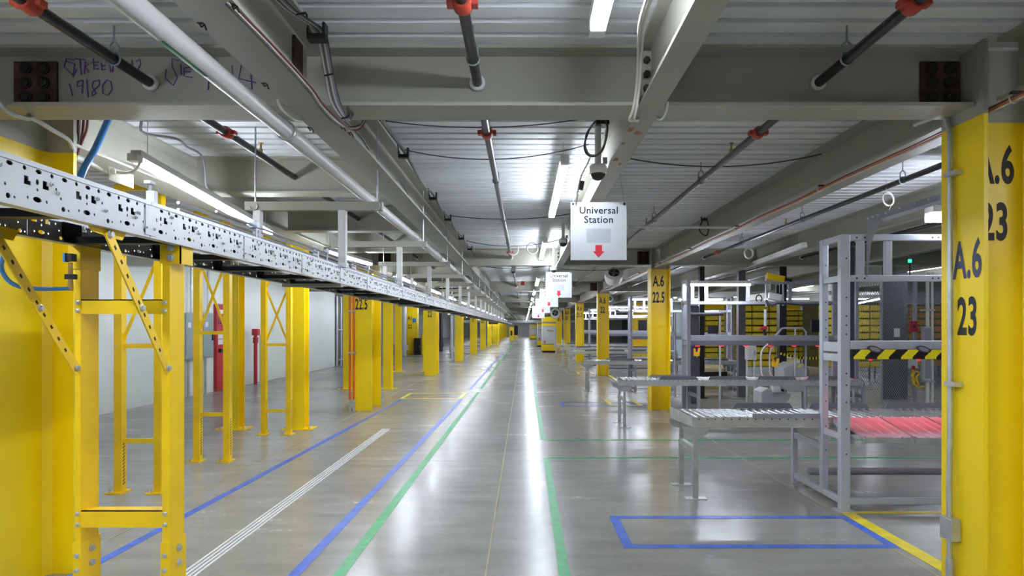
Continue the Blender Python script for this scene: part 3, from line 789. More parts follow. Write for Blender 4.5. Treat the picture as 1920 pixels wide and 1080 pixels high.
tape([(2.74, 5.44), (5.6, 5.44)], 0.06, YELT, 'yellow floor tape along the front of the near workstation', 0.003)
tape([(2.84, 12.3), (2.80, 10.2)], 0.1, YELT, 'short yellow floor tape at the column foot beside the second roller conveyor')
tape([(2.84, 21.0), (2.80, 18.6)], 0.1, YELT, 'short yellow floor tape at the column foot beside the third roller conveyor')
t = thing('floor_track', 'four parallel white metal tracks lying on the floor at left', 'floor track', (-2.17, 6, 0))
for i in range(4):
    x = -2.225 + 0.033 * i
    obj('track_bar', MB().box(x, x + 0.015, 1.5, 9.9, 0.001, 0.008), TRACK, t)

# ------------------------------------------------------------------ hanging signs
def sign(x0, x1, ytop, ybot, Y, label, full=True):
    a, b = P(x0, ybot, Y), P(x1, ytop, Y)
    wd, ht = b.x - a.x, b.z - a.z; cx = (a.x + b.x) / 2
    t = thing('hanging_sign', label, 'sign', (cx, Y, a.z), 'Universal Station signs')
    obj('panel', MB().box(a.x, b.x, Y, Y + 0.006, a.z, b.z), SIGN, t)
    f = lambda z: (lambda u, v: (cx + u, Y - 0.0015, z + v))
    if full:
        s = wd / 0.6
        for w_, z in (('Universal', b.z - 0.122 * s), ('Station', b.z - 0.222 * s)):
            o = text('lettering', w_, 0.105 * s, INK, t, f(z), 1.0, 0.0012); o['label'] = 'dark letters reading ' + w_
        o = obj('blank_patch', MB().box(cx - 0.13 * s, cx + 0.13 * s, Y - 0.0012, Y, b.z - 0.435 * s, b.z - 0.285 * s), PATCH, t); o['label'] = 'pale grey blank rectangle'
    s = wd / 0.6; z0 = a.z + 0.025 * s
    poly = [(0, 0), (0.062, 0.068), (0.036, 0.068), (0.036, 0.135), (-0.036, 0.135), (-0.036, 0.068), (-0.062, 0.068)]
    m = MB().prism([(cx + px * s, z0 + pz * s) for px, pz in poly], 'y', Y - 0.0014, Y)
    o = obj('arrow', m, ARROW, t); o['label'] = 'red arrow pointing down'
    for sx in (-1, 1):
        x = cx + sx * (wd / 2 - 0.025 * s)
        obj('hanging_wire', MB().tube([(x, Y, b.z - 0.01), (x - sx * 0.01, Y, b.z + 0.06), (x - sx * 0.07, Y, ZD)], 0.003, 5), ZINC, t)
        obj('grommet', MB().lathe((x, Y - 0.003, b.z - 0.02 * s), (0, 1, 0), [(0.011, 0), (0.011, 0.012)], 10), BOLT, t)
sign(1070, 1175, 379, 487.5, 5.6, 'nearest hanging white Universal Station sign with red down arrow')
sign(1023.7, 1072, 510, 558, 12.0, 'second hanging white Universal Station sign from the camera')
sign(1012, 1046.5, 542, 575.6, 17.0, 'third hanging white Universal Station sign from the camera')
sign(1004, 1031.5, 560, 587, 21.8, 'fourth hanging white sign from the camera with small red arrow')
sign(998, 1021, 574, 596.5, 26.0, 'farthest hanging white sign with tiny red arrow')

# ------------------------------------------------------------------ ceiling cameras, fans
def dome(x, y, zc, d, label, pole=True):
    t = thing('dome_camera', label, 'security camera', (x, y, zc), 'ceiling dome cameras')
    r = d / 2
    obj('cap', MB().lathe((x, y, zc), (0, 0, 1), [(r * 0.97, -0.25 * r), (r, 0), (r * 0.98, 0.5 * r), (r * 0.8, 0.72 * r), (r * 0.3, 0.85 * r)], 20), WHT, t, True)
    obj('bubble', MB().lathe((x, y, zc), (0, 0, -1), [(r * 0.86, 0.2 * r), (r * 0.8, 0.5 * r), (r * 0.6, 0.82 * r), (r * 0.3, 0.98 * r), (0, 1.02 * r)], 20), DOME, t, True)
    obj('trim_ring', MB().torus((x, y, zc - 0.22 * r), (0, 0, 1), r * 0.9, r * 0.08, 20, 6), WHT, t, True)
    obj('lens', MB().lathe((x, y - r * 0.72, zc - 0.5 * r), (0, -1, -0.3), [(r * 0.2, 0), (r * 0.2, 0.1 * r)], 12), BLK, t)
    obj('drop_pole', MB().tube([(x, y, zc + 0.7 * r), (x, y, ZD + 0.01)], 0.024 * d / 0.135, 12), WHT, t, True)
    obj('knuckle', MB().box(x + r * 0.5, x + r * 1.0, y - 0.02, y + 0.02, zc + 0.8 * r, zc + 1.5 * r), ZINC, t)
    return t
dome(0.55, 4.7, 2.765, 0.135, 'nearest white dome camera on a pole beside the strip light')
dome(0.575, 9.3, 2.86, 0.135, 'second white dome camera behind the nearest sign')
dome(0.56, 12.0, 2.71, 0.13, 'white dome camera just above the second sign')
dome(-0.23, 13.2, 2.79, 0.11, 'yellow-banded dome camera left of the strip lights')
dome(-1.62, 18.5, 2.75, 0.13, 'small dome camera beside the white pipe')
def fan(c, d, r, label):
    c, d = Vector(c), Vector(d).normalized()
    t = thing('drum_fan', label, 'fan', c, 'white ceiling drum fans')
    obj('drum', MB().lathe(c, d, [(r * 0.62, 0.06 * r), (r * 0.80, 0.0), (r, -0.05 * r), (r * 1.0, -0.7 * r), (r * 0.9, -1.1 * r), (r * 0.55, -1.45 * r), (0, -1.5 * r)], 24), WHT, t, True)
    obj('mouth', MB().lathe(c + d * 0.055 * r, d, [(r * 0.62, 0), (r * 0.62, 0.02 * r)], 24), BLK, t)
    obj('hub', MB().lathe(c + d * 0.07 * r, d, [(r * 0.2, 0), (r * 0.16, 0.06 * r)], 14), DGRY, t, True)
    u = d.orthogonal().normalized(); v = d.cross(u)
    for k in range(4):
        a = k * math.pi / 2 + 0.4
        q = c + d * 0.085 * r
        e = u * math.cos(a) + v * math.sin(a)
        obj('blade', MB().bar(q + e * r * 0.15, q + e * r * 0.58, r * 0.25, 0.02 * r, d), DGRY, t)
    obj('bracket', MB().tube([c - d * 0.5 * r, Vector((c.x, c.y + 0.1, ZD))], 0.012, 6), ZINC, t)
fan(P(1151, 512, 15.4), (-0.05, -0.85, 0.75), 0.22, 'nearest white drum fan tilted upward beside the 22.5 column')
fan(P(1075, 562, 30.0), (-0.1, -1, 0.0), 0.22, 'white drum fan facing the camera left of the 22 column')
fan(P(1144, 560, 27.0), (0.2, -1, 0.1), 0.14, 'small white fan over the far workstations')
fan(P(1041, 587, 38.0), (-0.2, -1, 0.2), 0.3, 'far white drum fan above the yellow machines')

# ------------------------------------------------------------------ roller conveyors and workstations
WHERE = ['in front of the nearest workstation', 'second from the camera, ending left of the 22.5 column', 'third from the camera, ending left of the 22 column', 'fourth from the camera',
         'fifth from the camera', 'farthest from the camera']
WNAME = ['nearest', 'second', 'third', 'fourth', 'fifth', 'farthest']
def station(i, Yt, s):
    U = lambda u: Yt + s * u
    def bx(m, x0, x1, u0, u1, z0, z1):
        a, b = sorted((U(u0), U(u1))); return m.box(x0, x1, a, b, z0, z1)
    near = i < 3
    XA, XE = 1.50, 5.40
    fm = SILV if i == 0 else GRYF
    # ---- roller conveyor
    t = thing('roller_conveyor', 'galvanised gravity roller conveyor ' + WHERE[i], 'conveyor', (3.4, U(0.69), 0), 'roller conveyors off the aisle')
    for u, xa in ((0.39, 1.56), (0.985, XA)):
        m = MB(); bx(m, xa, XE, u - 0.002, u + 0.002, 0.675, 0.765); bx(m, xa, XE, u - (0.02 if u < 0.5 else -0.0), u + (0.0 if u < 0.5 else 0.02), 0.672, 0.677)
        r = obj('side_rail', m, GALV, t)
        if near:
            m = MB()
            for q in range(51): bx(m, 1.62 + 0.075 * q, 1.632 + 0.075 * q, u - 0.004, u + 0.004, 0.742, 0.752)
            o = obj('axle_ends', m, BOLT, r); o['kind'] = 'stuff'
    m = MB(); m.add([(XA - 0.01, U(0.985), 0.79), (1.56, U(0.39), 0.765), (1.56, U(0.39), 0.675), (XA - 0.01, U(0.985), 0.675),
                     (XA - 0.004, U(0.985), 0.79), (1.566, U(0.39), 0.765), (1.566, U(0.39), 0.675), (XA - 0.004, U(0.985), 0.675)],
                    [(0, 1, 2, 3), (4, 5, 6, 7), (0, 1, 5, 4), (1, 2, 6, 5), (2, 3, 7, 6), (3, 0, 4, 7)])
    obj('end_plate', m, GALV, t)
    if near:
        r0 = None
        for q in range(51):
            x = 1.625 + 0.075 * q
            if r0 is None: r0 = obj('roller', MB().tube([(x, U(0.40), 0.748), (x, U(0.975), 0.748)], 0.024, 12), ROLL, t, True); x0 = x
            else: share(r0, (x - x0, 0, 0), t)
    else:
        m = MB()
        for q in range(51): m.tube([(1.625 + 0.075 * q, U(0.40), 0.748), (1.625 + 0.075 * q, U(0.975), 0.748)], 0.024, 6)
        o = obj('roller_bed', m, ZINC, t, True); o['kind'] = 'stuff'
    m = MB(); bx(m, 2.12, 2.80, 0.378, 0.386, 0.755, 0.80); obj('side_guard', m, GRYF, t)
    for x0 in (2.14, 2.92, 3.70, 4.48):
        u = 1.0; m = MB()
        m.prism([(x0, 0.77), (x0 + 0.62, 0.77), (x0 + 0.585, 0.825), (x0 + 0.035, 0.825)], 'y', *sorted((U(u), U(u + 0.012))))
        g = obj('guard_plate', m, DGRY, t)
    for x in (1.60, 5.25):
        for u in (0.425, 0.955):
            lg = obj('leg', bx(MB(), x - 0.024, x + 0.024, u - 0.016, u + 0.016, 0.008, 0.46), GALV, t)
            obj('inner_tube', bx(MB(), x - 0.018, x + 0.018, u - 0.012, u + 0.012, 0.46, 0.66), GALV, lg)
            obj('foot_plate', bx(MB(), x - 0.1, x + 0.1, u - 0.045, u + 0.045, 0, 0.008), GALV, lg)
            ya, yb = sorted((U(u - 0.024), U(u - 0.018)))
            poly = [(x - 0.13, 0.672)] + [(x - 0.12 * math.cos(a), 0.64 - 0.06 * math.sin(a)) for a in [math.pi * j / 10 for j in range(11)]] + [(x + 0.13, 0.672)]
            obj('saddle_bracket', MB().prism(poly, 'y', ya, yb), GALV, lg)
            if near:
                for z in (0.43, 0.625): obj('bolt', MB().lathe((x, ya, z), (0, -1, 0), [(0.012, 0), (0.012, 0.008)], 6), ZINC, lg)
        obj('leg_tie', bx(MB(), x - 0.022, x + 0.022, 0.425, 0.955, 0.42, 0.475), GALV, t)
    # ---- workstation frame
    t = thing('workstation_frame', WNAME[i] + ' steel workstation frame beside the aisle with scanner beam', 'workstation', (4.0, Yt, 0), 'workstation frames')
    FR = t
    for xo in (0.0, 2.62):
        X = 2.745 + xo; lab = 0
        obj('post', bx(MB(), X, X + 0.085, 0.0, 0.06, 0.0, 2.41), fm, t, bevel=0.006)
        obj('post', bx(MB(), X, X + 0.06, 0.34, 0.40, 0.1, 2.405), fm, t, bevel=0.006)
        obj('post', bx(MB(), X, X + 0.05, 0.97, 1.02, 0.0, 0.665), fm, t, bevel=0.004)
        for u0, u1, z0, z1 in ((0.06, 0.97, 0.06, 0.115), (0.40, 0.97, 0.47, 0.53), (0.06, 0.34, 1.385, 1.47), (0.06, 0.34, 1.30, 1.365), (0.06, 0.34, 2.355, 2.41), (0.06, 0.34, 2.0, 2.055), (0.06, 0.34, 0.62, 0.67)):
            obj('side_rail', bx(MB(), X + 0.01, X + 0.05, u0, u1, z0, z1), fm, t, bevel=0.004)
        obj('foot_plate', bx(MB(), X - 0.03, X + 0.12, -0.03, 0.1, 0, 0.01), fm, t)
    if i == 0:
        m = MB()
        for z in (2.2, 1.86, 1.7, 1.62, 1.54, 1.2, 1.1, 0.95, 0.72, 0.5):
            m.lathe((2.795, Yt - 0.0005, z), (0, -1, 0), [(0.007, 0), (0.007, 0.001)], 8); m.lathe((2.78, Yt + 0.3395, z - 0.03), (0, -1, 0), [(0.006, 0), (0.006, 0.001)], 8)
        for x in (2.89, 2.96, 3.55, 3.6, 4.3, 4.35):
            for z in (2.382, 2.028): m.lathe((x, Yt + 0.0095, z), (0, -1, 0), [(0.008, 0), (0.008, 0.001)], 8)
        o = obj('bolt_holes', m, BOLT, t); o['kind'] = 'stuff'
    for z0, z1 in ((2.355, 2.41), (2.0, 2.055), (0.06, 0.115)):
        obj('front_rail', bx(MB(), 2.83, 5.365, 0.01, 0.05, z0, z1), fm, t, bevel=0.004)
    for x in (2.90, 3.14, 3.87, 4.6):
        obj('upright', bx(MB(), x, x + 0.06, 0.012, 0.05, 2.055, 2.355), fm, t, bevel=0.004)
    obj('low_tube', MB().tube([(2.83, U(0.80), 0.17), (5.36, U(0.80), 0.17)], 0.035, 10), GRYF, t, True)
    if i == 0:
        obj('beam', bx(MB(), 2.83, 5.365, -0.01, 0.05, 1.41, 1.485), SILV, t, bevel=0.005)
        b = obj('scanner_beam', bx(MB(), 2.83, 5.365, -0.03, 0.07, 1.325, 1.41), BLK, t, bevel=0.003)
        m = MB(); x = 2.84
        while x < 5.3:
            yf = U(-0.0315)
            m.add([(x, yf, 1.345), (x + 0.10, yf, 1.345), (x + 0.165, yf, 1.409), (x + 0.065, yf, 1.409), (x, yf, 1.327), (x + 0.10, yf, 1.327)], [(0, 1, 2, 3), (4, 5, 1, 0)])
            x += 0.205
        o = obj('hazard_tape', m, HZY, b); o['label'] = 'yellow and black hazard stripes'
    else:
        b = obj('scanner_beam', bx(MB(), 2.83, 5.365, 0.0, 0.07, 1.285, 1.37), DGRY, t, bevel=0.004)
        obj('beam', bx(MB(), 2.83, 5.365, 0.01, 0.06, 1.37, 1.465), GRYF, t, bevel=0.004)
        if i == 2:
            m = MB(); x = 2.84 - 0.9
    # scanner lamps
    for q in range(6):
        x = 3.02 + 0.42 * q; yf = Yt - (0.034 if s > 0 else 0.074)
        if i == 0:
            el = lambda a_, b_: [(x + a_ * math.cos(2 * math.pi * j / 18) , 1.412 + b_ * math.sin(2 * math.pi * j / 18) - 0.25 * a_ * math.cos(2 * math.pi * j / 18)) for j in range(18)]
            h_ = obj('lamp_hood', MB().prism(el(0.062, 0.028), 'y', yf - 0.008, yf + 0.004), PURP, t)
            obj('hood_glass', MB().prism(el(0.044, 0.018), 'y', yf - 0.010, yf - 0.008), GRYF, h_)
        if i < 3:
            yy = U(0.03)
            l = obj('scanner_lamp', MB().lathe((x, yy, 1.33 if i == 0 else 1.285), (0, 0, -1), [(0.018 if i == 0 else 0.04, 0), (0.018 if i == 0 else 0.04, 0.01), (0.012, 0.018)], 12), REDL, t)
    if i < 3:
        ld = bpy.data.lights.new('scanner_glow', 'AREA'); ld.shape = 'RECTANGLE'; ld.size = 2.4; ld.size_y = 0.05; ld.energy = 3.6 if i == 0 else 2.0; ld.spread = 1.5; ld.color = (1.0, 0.05, 0.10)
        lo = bpy.data.objects.new('scanner_glow', ld); C.objects.link(lo); lo.parent = t
        lo.location = Vector((4.1, U(0.03), 1.26 if i else 1.30)) - wloc(t); lo.rotation_euler = (0.42 * s, 0, 0)
    # chute panels
    t = thing('chute_table', 'row of sloping chute panels tinted like red scanner light at the %s workstation' % WNAME[i], 'chute', (4.0, U(0.1), 0.66), 'chute tables')
    p0 = None
    for q in range(6):
        x = 2.865 + 0.425 * q
        if p0 is None:
            m = MB(); ua, ub, za, zb = 0.375, -0.15, 0.768, 0.668
            def pt(x_, f, dz=0): return (x_, U(ua + (ub - ua) * f), za + (zb - za) * f + dz)
            xs = [0, 0.012, 0.02, 0.10, 0.108, 0.118, 0.126, 0.205, 0.213, 0.223, 0.231, 0.31, 0.318, 0.328, 0.336, 0.385, 0.393, 0.402]
            zs = [0.012, 0.012, 0, 0, 0.008, 0.008, 0, 0, 0.008, 0.008, 0, 0, 0.008, 0.008, 0, 0, 0.012, 0.012]
            nn = len(xs)
            vs = [pt(x + a, f, dz) for f in (0, 1) for a, dz in zip(xs, zs)] + [pt(x + a, f, -0.012) for f in (0, 1) for a in xs]
            fs = [(j, j + 1, nn + j + 1, nn + j) for j in range(nn - 1)] + [(2 * nn + j, 2 * nn + j + 1, 3 * nn + j + 1, 3 * nn + j) for j in range(nn - 1)]
            fs += [(0, nn, 3 * nn, 2 * nn), (nn - 1, 2 * nn - 1, 4 * nn - 1, 3 * nn - 1)]
            m.add(vs, fs)
            p0 = obj('panel', m, CHUTE, t)
            lp = MB(); e0, e1 = pt(x, 1, 0.004), pt(x + 0.402, 1, 0.004)
            ya, yb = sorted((e0[1], e0[1] - s * 0.012)); lp.box(e0[0], e1[0], ya, yb, e0[2] - 0.045, e0[2])
            l0 = obj('lip', lp, GALV, t)
        else: share(p0, (0.425 * q, 0, 0), t); share(l0, (0.425 * q, 0, 0), t)
    obj('bearer', MB().bar((2.86, U(0.1), 0.675), (5.36, U(0.1), 0.675), 0.03, 0.03), DGRY, t)
    for x in (2.87, 5.34): obj('strut', MB().bar((x, U(0.36), 0.74), (x, U(0.04), 0.60), 0.03, 0.04), fm, t)
    # strip light on the top rail
    if i > 0:
        strip_light((2.80, U(0.25), 2.335), (3.88, U(0.25), 2.335), 'lit strip light under the top rail of the %s workstation' % WNAME[i], hang=False, w_=0.09)
        if i < 5: strip_light((4.0, U(0.25), 2.335), (5.2, U(0.25), 2.335), 'second lit strip light under the top rail of the %s workstation' % WNAME[i], hang=False, w_=0.09) if i > 1 else None
ST = [(5.46, 1), (11.0, -1), (16.7, -1), (23.2, -1), (27.0, -1), (32.4, -1)]
for i, (Yt, s) in enumerate(ST): station(i, Yt, s)

# lamp arm on the nearest workstation
t = thing('lamp_arm', 'grey bracket arm carrying a task light above the nearest workstation', 'bracket', (3.0, 5.43, 2.0))
Ya = 5.44
q = [P(a, b, Ya) for a, b in ((1624, 407), (1649, 404), (1649, 412), (1632, 455), (1625, 520), (1624, 520))]
obj('gusset', MB().prism([(v.x, v.z) for v in q], 'y', Ya - 0.014, Ya - 0.006), GRYF, t)
q = [P(a, b, Ya) for a, b in ((1625, 407), (1760, 364), (1760, 377), (1648, 413))]
obj('arm_channel', MB().prism([(v.x, v.z) for v in q], 'y', Ya - 0.022, Ya - 0.014), GRYF, t)
q = [P(a, b, Ya) for a, b in ((1648, 411), (1772, 372), (1772, 378), (1655, 416))]
obj('arm_flange', MB().prism([(v.x, v.z) for v in q], 'y', Ya - 0.07, Ya - 0.02), SILV, t)
for a, b in ((1627, 410), (1636, 407), (1645, 404), (1660, 400), (1686, 391), (1714, 382), (1740, 374)):
    obj('bolt', MB().lathe(P(a, b, Ya - 0.022), (0, -1, 0), [(0.010, 0), (0.010, 0.006)], 8), ZINC, t)
m = P(1741, 400, Ya)
t = thing('task_light', 'lit task light hanging from the bracket arm beside the nearest column', 'light', (m.x, Ya, m.z))
obj('housing', MB().box(m.x, m.x + 1.15, Ya - 0.06, Ya + 0.06, m.z, m.z + 0.065), WHT, t, bevel=0.006)
obj('diffuser', MB().box(m.x + 0.005, m.x + 1.14, Ya - 0.055, Ya + 0.055, m.z - 0.07, m.z), LAMPM, t)
obj('hook', MB().tube([(m.x + 0.1, Ya, m.z + 0.06), (m.x + 0.1, Ya, m.z + 0.13)], 0.005, 6), ZINC, t)
m = MB(); c = P(1667, 374, 6.05)
for i in range(5): m.torus(c + Vector((0.006 * i - 0.012, 0.008 * i, 0.004 * i)), (0.25, -1, 0.1), 0.062 + 0.004 * (i % 3), 0.0038, 22, 6)
m.tube([c + Vector((0.02, 0, -0.06)), P(1665, 398, 6.0), P(1668, 403, 5.9)], 0.0038, 6); m.tube([P(1662, 358, 6.05), P(1662, 345, 6.06), P(1663, 337, 6.07)], 0.003, 6)
tag(obj('cable_coil', m, CABW, None, True), 'coil of white cable hanging above the lamp arm', 'cable')

# stack light
b = P(1706, 524.5, 11.6)
t = thing('stack_light', 'small signal tower with a glowing green lamp behind the workstation', 'signal light', b)
obj('stem', MB().tube([b, P(1706, 494, 11.6)], 0.012, 8), BLK, t, True)
obj('green_lens', MB().lathe(P(1706, 492, 11.6), (0, 0, 1), [(0.03, 0), (0.03, 0.05), (0.022, 0.052)], 14), GRNL, t, True)
obj('base_ring', MB().lathe(P(1706, 487, 11.6), (0, 0, 1), [(0.022, 0), (0.022, 0.06)], 14), SILV, t, True)
obj('cap', MB().lathe(P(1706, 480, 11.6), (0, 0, 1), [(0.022, 0), (0.024, 0.06), (0.018, 0.07)], 14), BLK, t, True)

# ------------------------------------------------------------------ mesh fence and what is behind it
FY = 11.6; fx0, fx1, fz0, fz1 = P(1606, 0, FY).x, 9.6, 0.08, 2.45
t = thing('mesh_fence', 'grey expanded metal mesh fence behind the nearest workstation', 'fence', (fx0, FY, 0))
m = MB(); step = 0.042; x = fx0 - (fz1 - fz0)
def clipline(x, sgn):
    a, b = Vector((x, fz0)), Vector((x + (fz1 - fz0) * 0.6, fz1)) if sgn > 0 else Vector((x - (fz1 - fz0) * 0.6, fz1))
    k = 0.6 * sgn; z0, z1 = fz0, fz1
    for lim, low in ((fx0, True), (fx1, False)):
        zc = fz0 + (lim - x) / k
        inside_lo = (x >= lim) if low else (x <= lim)
        top = x + k * (fz1 - fz0); inside_hi = (top >= lim) if low else (top <= lim)
        if not inside_lo and not inside_hi: return None
        if not inside_lo: z0 = max(z0, zc)
        elif not inside_hi: z1 = min(z1, zc)
    return None if z1 - z0 < 0.01 else ((x + k * (z0 - fz0), FY, z0), (x + k * (z1 - fz0), FY, z1))
while x < fx1 + (fz1 - fz0):
    for sg in (1, -1):
        q = clipline(x, sg)
        if q: m.bar(q[0], q[1], 0.004, 0.007, (0, 1, 0))
    x += step
o = obj('wire_mesh', m, MESH, t); o['kind'] = 'stuff'
for x in (fx0, 7.2, 8.4, fx1): obj('post', MB().box(x - 0.025, x + 0.025, FY - 0.03, FY + 0.03, 0, 2.5), GRYF, t)
for z in (0.06, 2.45): obj('frame_rail', MB().box(fx0, fx1, FY - 0.02, FY + 0.02, z, z + 0.04), GRYF, t)
for i, (a, r) in enumerate(((1739, 0.03), (1748, 0.022))):
    p = P(a, 614, FY - 0.15)
    t = thing('fence_conduit', '%s white vertical conduit on the mesh fence' % ('thicker', 'thinner')[i], 'conduit', (p.x, p.y, 0), 'fence conduits')
    obj('pipe', MB().tube([(p.x, p.y, 0), (p.x, p.y, 2.6)], r, 10), WHT, t, True)
    for z in (0.6, 1.2, 1.9): obj('strap', MB().box(p.x - r - 0.02, p.x + r + 0.02, p.y - r - 0.005, p.y + r + 0.1, z, z + 0.03), ZINC, t)
a, b = P(1704, 622, FY - 0.06), P(1718, 602, FY - 0.06)
t = thing('call_point', 'red call point box on the mesh fence', 'alarm box', (a.x, a.y, a.z))
obj('case', MB().box(a.x, b.x, a.y - 0.05, a.y, a.z, b.z), RED, t, bevel=0.008)
obj('button', MB().lathe(((a.x + b.x) / 2, a.y - 0.05, (a.z + b.z) / 2), (0, -1, 0), [(0.03, 0), (0.03, 0.012)], 14), BLK, t)
a, b = P(1676, 632, FY - 0.04), P(1687, 616, FY - 0.04)
t = thing('notice_tag', 'small white tag on the mesh fence', 'tag', (a.x, a.y, a.z))
obj('card', MB().box(a.x, b.x, a.y - 0.004, a.y, a.z, b.z), SIGN, t)
obj('loop', MB().torus(((a.x + b.x) / 2, a.y, b.z), (0, 1, 0), 0.02, 0.003, 10, 5), ZINC, t)
a, b = P(1702, 690, FY - 0.1), P(1716, 672, FY - 0.1)
t = thing('socket_box', 'grey socket box on the mesh fence above a yellow cable', 'socket', (a.x, a.y, a.z))
obj('case', MB().box(a.x, b.x, a.y - 0.08, a.y, a.z, b.z), MACH, t, bevel=0.006); obj('plug', MB().box(a.x + 0.02, a.x + 0.06, a.y - 0.12, a.y - 0.08, a.z - 0.02, a.z + 0.05), RED, t)
m = MB(); m.tube(sp([P(p, q, FY - 0.14 - 0.03 * (i % 2)) for i, (p, q) in enumerate(((1708, 676), (1710, 690), (1712, 698), (1709, 706), (1716, 712), (1712, 720), (1722, 722), (1718, 708), (1724, 700), (1716, 697), (1711, 712), (1720, 725), (1732, 724)))]), 0.014, 7)
tag(obj('hose', m, YEL2, None, True), 'coiled yellow hose hanging on the mesh fence', 'hose')
a = P(1730, 712, FY - 0.2)
t = thing('electrical_trunking', 'tall narrow grey box at the fence conduits', 'trunking', (a.x, a.y, 0.5))
obj('case', MB().box(a.x, a.x + 0.12, a.y - 0.05, a.y + 0.05, 0.65, 1.62), MACH, t, bevel=0.006); obj('lid_line', MB().box(a.x + 0.01, a.x + 0.11, a.y - 0.053, a.y - 0.05, 0.68, 1.59), GRYF, t)

def pod(x, y, z1, cols, mat, label):
    """storage pod: open frame on legs with rows of fabric bins"""
    t = thing('storage_pod', label, 'shelving', (x + cols * 0.25, y, 0), 'yellow storage pods')
    wd = cols * 0.5; rows = 9; z0 = 0.45; hh = (z1 - z0) / rows
    for a in (0, wd):
        for b in (0.02, 0.95): obj('leg', MB().box(x + a - 0.02, x + a + 0.02, y + b - 0.02, y + b + 0.02, 0, z0), DGRY, t)
    obj('back', MB().box(x, x + wd, y + 0.48, y + 0.52, z0, z1), mat, t)
    for c in range(cols + 1): obj('divider', MB().box(x + c * 0.5 - 0.008, x + c * 0.5 + 0.008, y, y + 1.0, z0, z1), PODF, t)
    for r in range(rows + 1): obj('shelf', MB().box(x, x + wd, y - 0.005, y + 1.0, z0 + r * hh - 0.008, z0 + r * hh + 0.008), PODF, t)
    b0 = None
    for r in range(rows):
        for c in range(cols):
            if b0 is None: b0 = obj('bin_front', MB().box(x + 0.015, x + 0.485, y + 0.01, y + 0.03, z0 + 0.012, z0 + hh * 0.82), mat, t)
            else: share(b0, (c * 0.5, 0, r * hh), t)
for i, (x, y, cols) in enumerate(((6.2, 18.5, 3), (8.5, 18.2, 4), (11.0, 18.8, 4), (6.4, 24.0, 3), (9.4, 25.0, 4))):
    pod(x, y, 2.28, cols, PODO if i == 2 else POD, ['leftmost yellow storage pod behind the second workstation', 'wide yellow storage pod behind the packing machine', 'orange storage pod seen through the mesh fence',
        'far yellow storage pod behind the third workstation', 'farthest yellow storage pod in the right bay'][i])

# dark cabinets and posts between the stations
def cabinet(x0, x1, y, z0, z1, dp, mat, name, label, cat, legs=False):
    t = thing(name, label, cat, ((x0 + x1) / 2, y, 0))
    obj('body', MB().box(x0, x1, y, y + dp, z0, z1), mat, t, bevel=0.008)
    obj('door', MB().box(x0 + 0.02, x1 - 0.02, y - 0.012, y, z0 + 0.03, z1 - 0.03), mat, t, bevel=0.004)
    obj('handle', MB().box(x1 - 0.06, x1 - 0.045, y - 0.03, y - 0.012, (z0 + z1) / 2 - 0.05, (z0 + z1) / 2 + 0.05), ZINC, t)
    if legs:
        for x in (x0 + 0.02, x1 - 0.02): obj('leg', MB().tube([(x, y + dp / 2, 0), (x, y + dp / 2, z0)], 0.02, 8), WHT, t)
    return t
a, b = P(1295, 0, 13.2), P(1311, 0, 13.2)
cabinet(a.x, b.x, 13.2, 0.0, 2.05, 0.4, PURP, 'locker', 'tall dark slate locker behind the second workstation', 'locker')
a, b = P(1462, 0, 12.6), P(1475, 0, 12.6)
t = thing('dark_post', 'black steel post behind the packing machine', 'post', (a.x, 12.6, 0)); obj('shaft', MB().box(a.x, b.x, 12.6, 12.75, 0, ZD), BLK, t); obj('base', MB().box(a.x - 0.05, b.x + 0.05, 12.55, 12.8, 0, 0.02), BLK, t)
a, b = P(1312, 0, 14.2), P(1321, 0, 14.2)
t = thing('dark_post', 'black steel post beside the dark slate locker', 'post', (a.x, 14.2, 0)); obj('shaft', MB().box(a.x, b.x, 14.2, 14.35, 0, ZD), BLK, t); obj('base', MB().box(a.x - 0.05, b.x + 0.05, 14.15, 14.4, 0, 0.02), BLK, t)
a, b = P(1594, 0, 10.9), P(1602, 0, 10.9)
t = thing('dark_post', 'dark slate post right of the nearest workstation posts', 'post', (a.x, 10.9, 0)); obj('shaft', MB().box(a.x, b.x, 10.9, 11.0, 0, ZD), PURP, t); obj('base', MB().box(a.x - 0.05, b.x + 0.05, 10.85, 11.05, 0, 0.02), PURP, t)
a, b = P(1385, 0, 14.5), P(1398, 0, 14.5)
t = thing('grey_post', 'grey square post in the middle of the workstation area', 'post', (a.x, 14.5, 0)); obj('shaft', MB().box(a.x, b.x, 14.5, 14.65, 0, ZD), DGRY, t); obj('base', MB().box(a.x - 0.05, b.x + 0.05, 14.45, 14.7, 0, 0.02), DGRY, t)
a, b = P(1401, 675, 13.0), P(1419, 647, 13.0)
cabinet(a.x, b.x, 13.0, a.z, b.z, 0.15, WHT, 'control_box', 'white control box standing on thin legs', 'control box', True)
a, b = P(1402, 632, 13.05), P(1411, 627, 13.05)
t = thing('scanner_device', 'small red device on the white control box', 'device', (a.x, a.y, b.z)); obj('case', MB().box(a.x - 0.05, b.x + 0.1, a.y, a.y + 0.1, 1.245, 1.42), MACH, t, bevel=0.01); obj('label_face', MB().box(a.x, b.x, a.y - 0.006, a.y, 1.30, 1.40), REDC, t)
a, b = P(1655, 0, 14.0), P(1702, 0, 14.0)
t = thing('partition_sheet', 'dark grey sheet wall panel behind the mesh fence', 'panel', ((a.x + b.x) / 2, 14, 0)); obj('sheet', MB().box(a.x, b.x, 14.0, 14.05, 0, ZD), DARKW, t); obj('edge_trim', MB().box(a.x - 0.03, a.x, 13.98, 14.07, 0, ZD), GRYF, t)

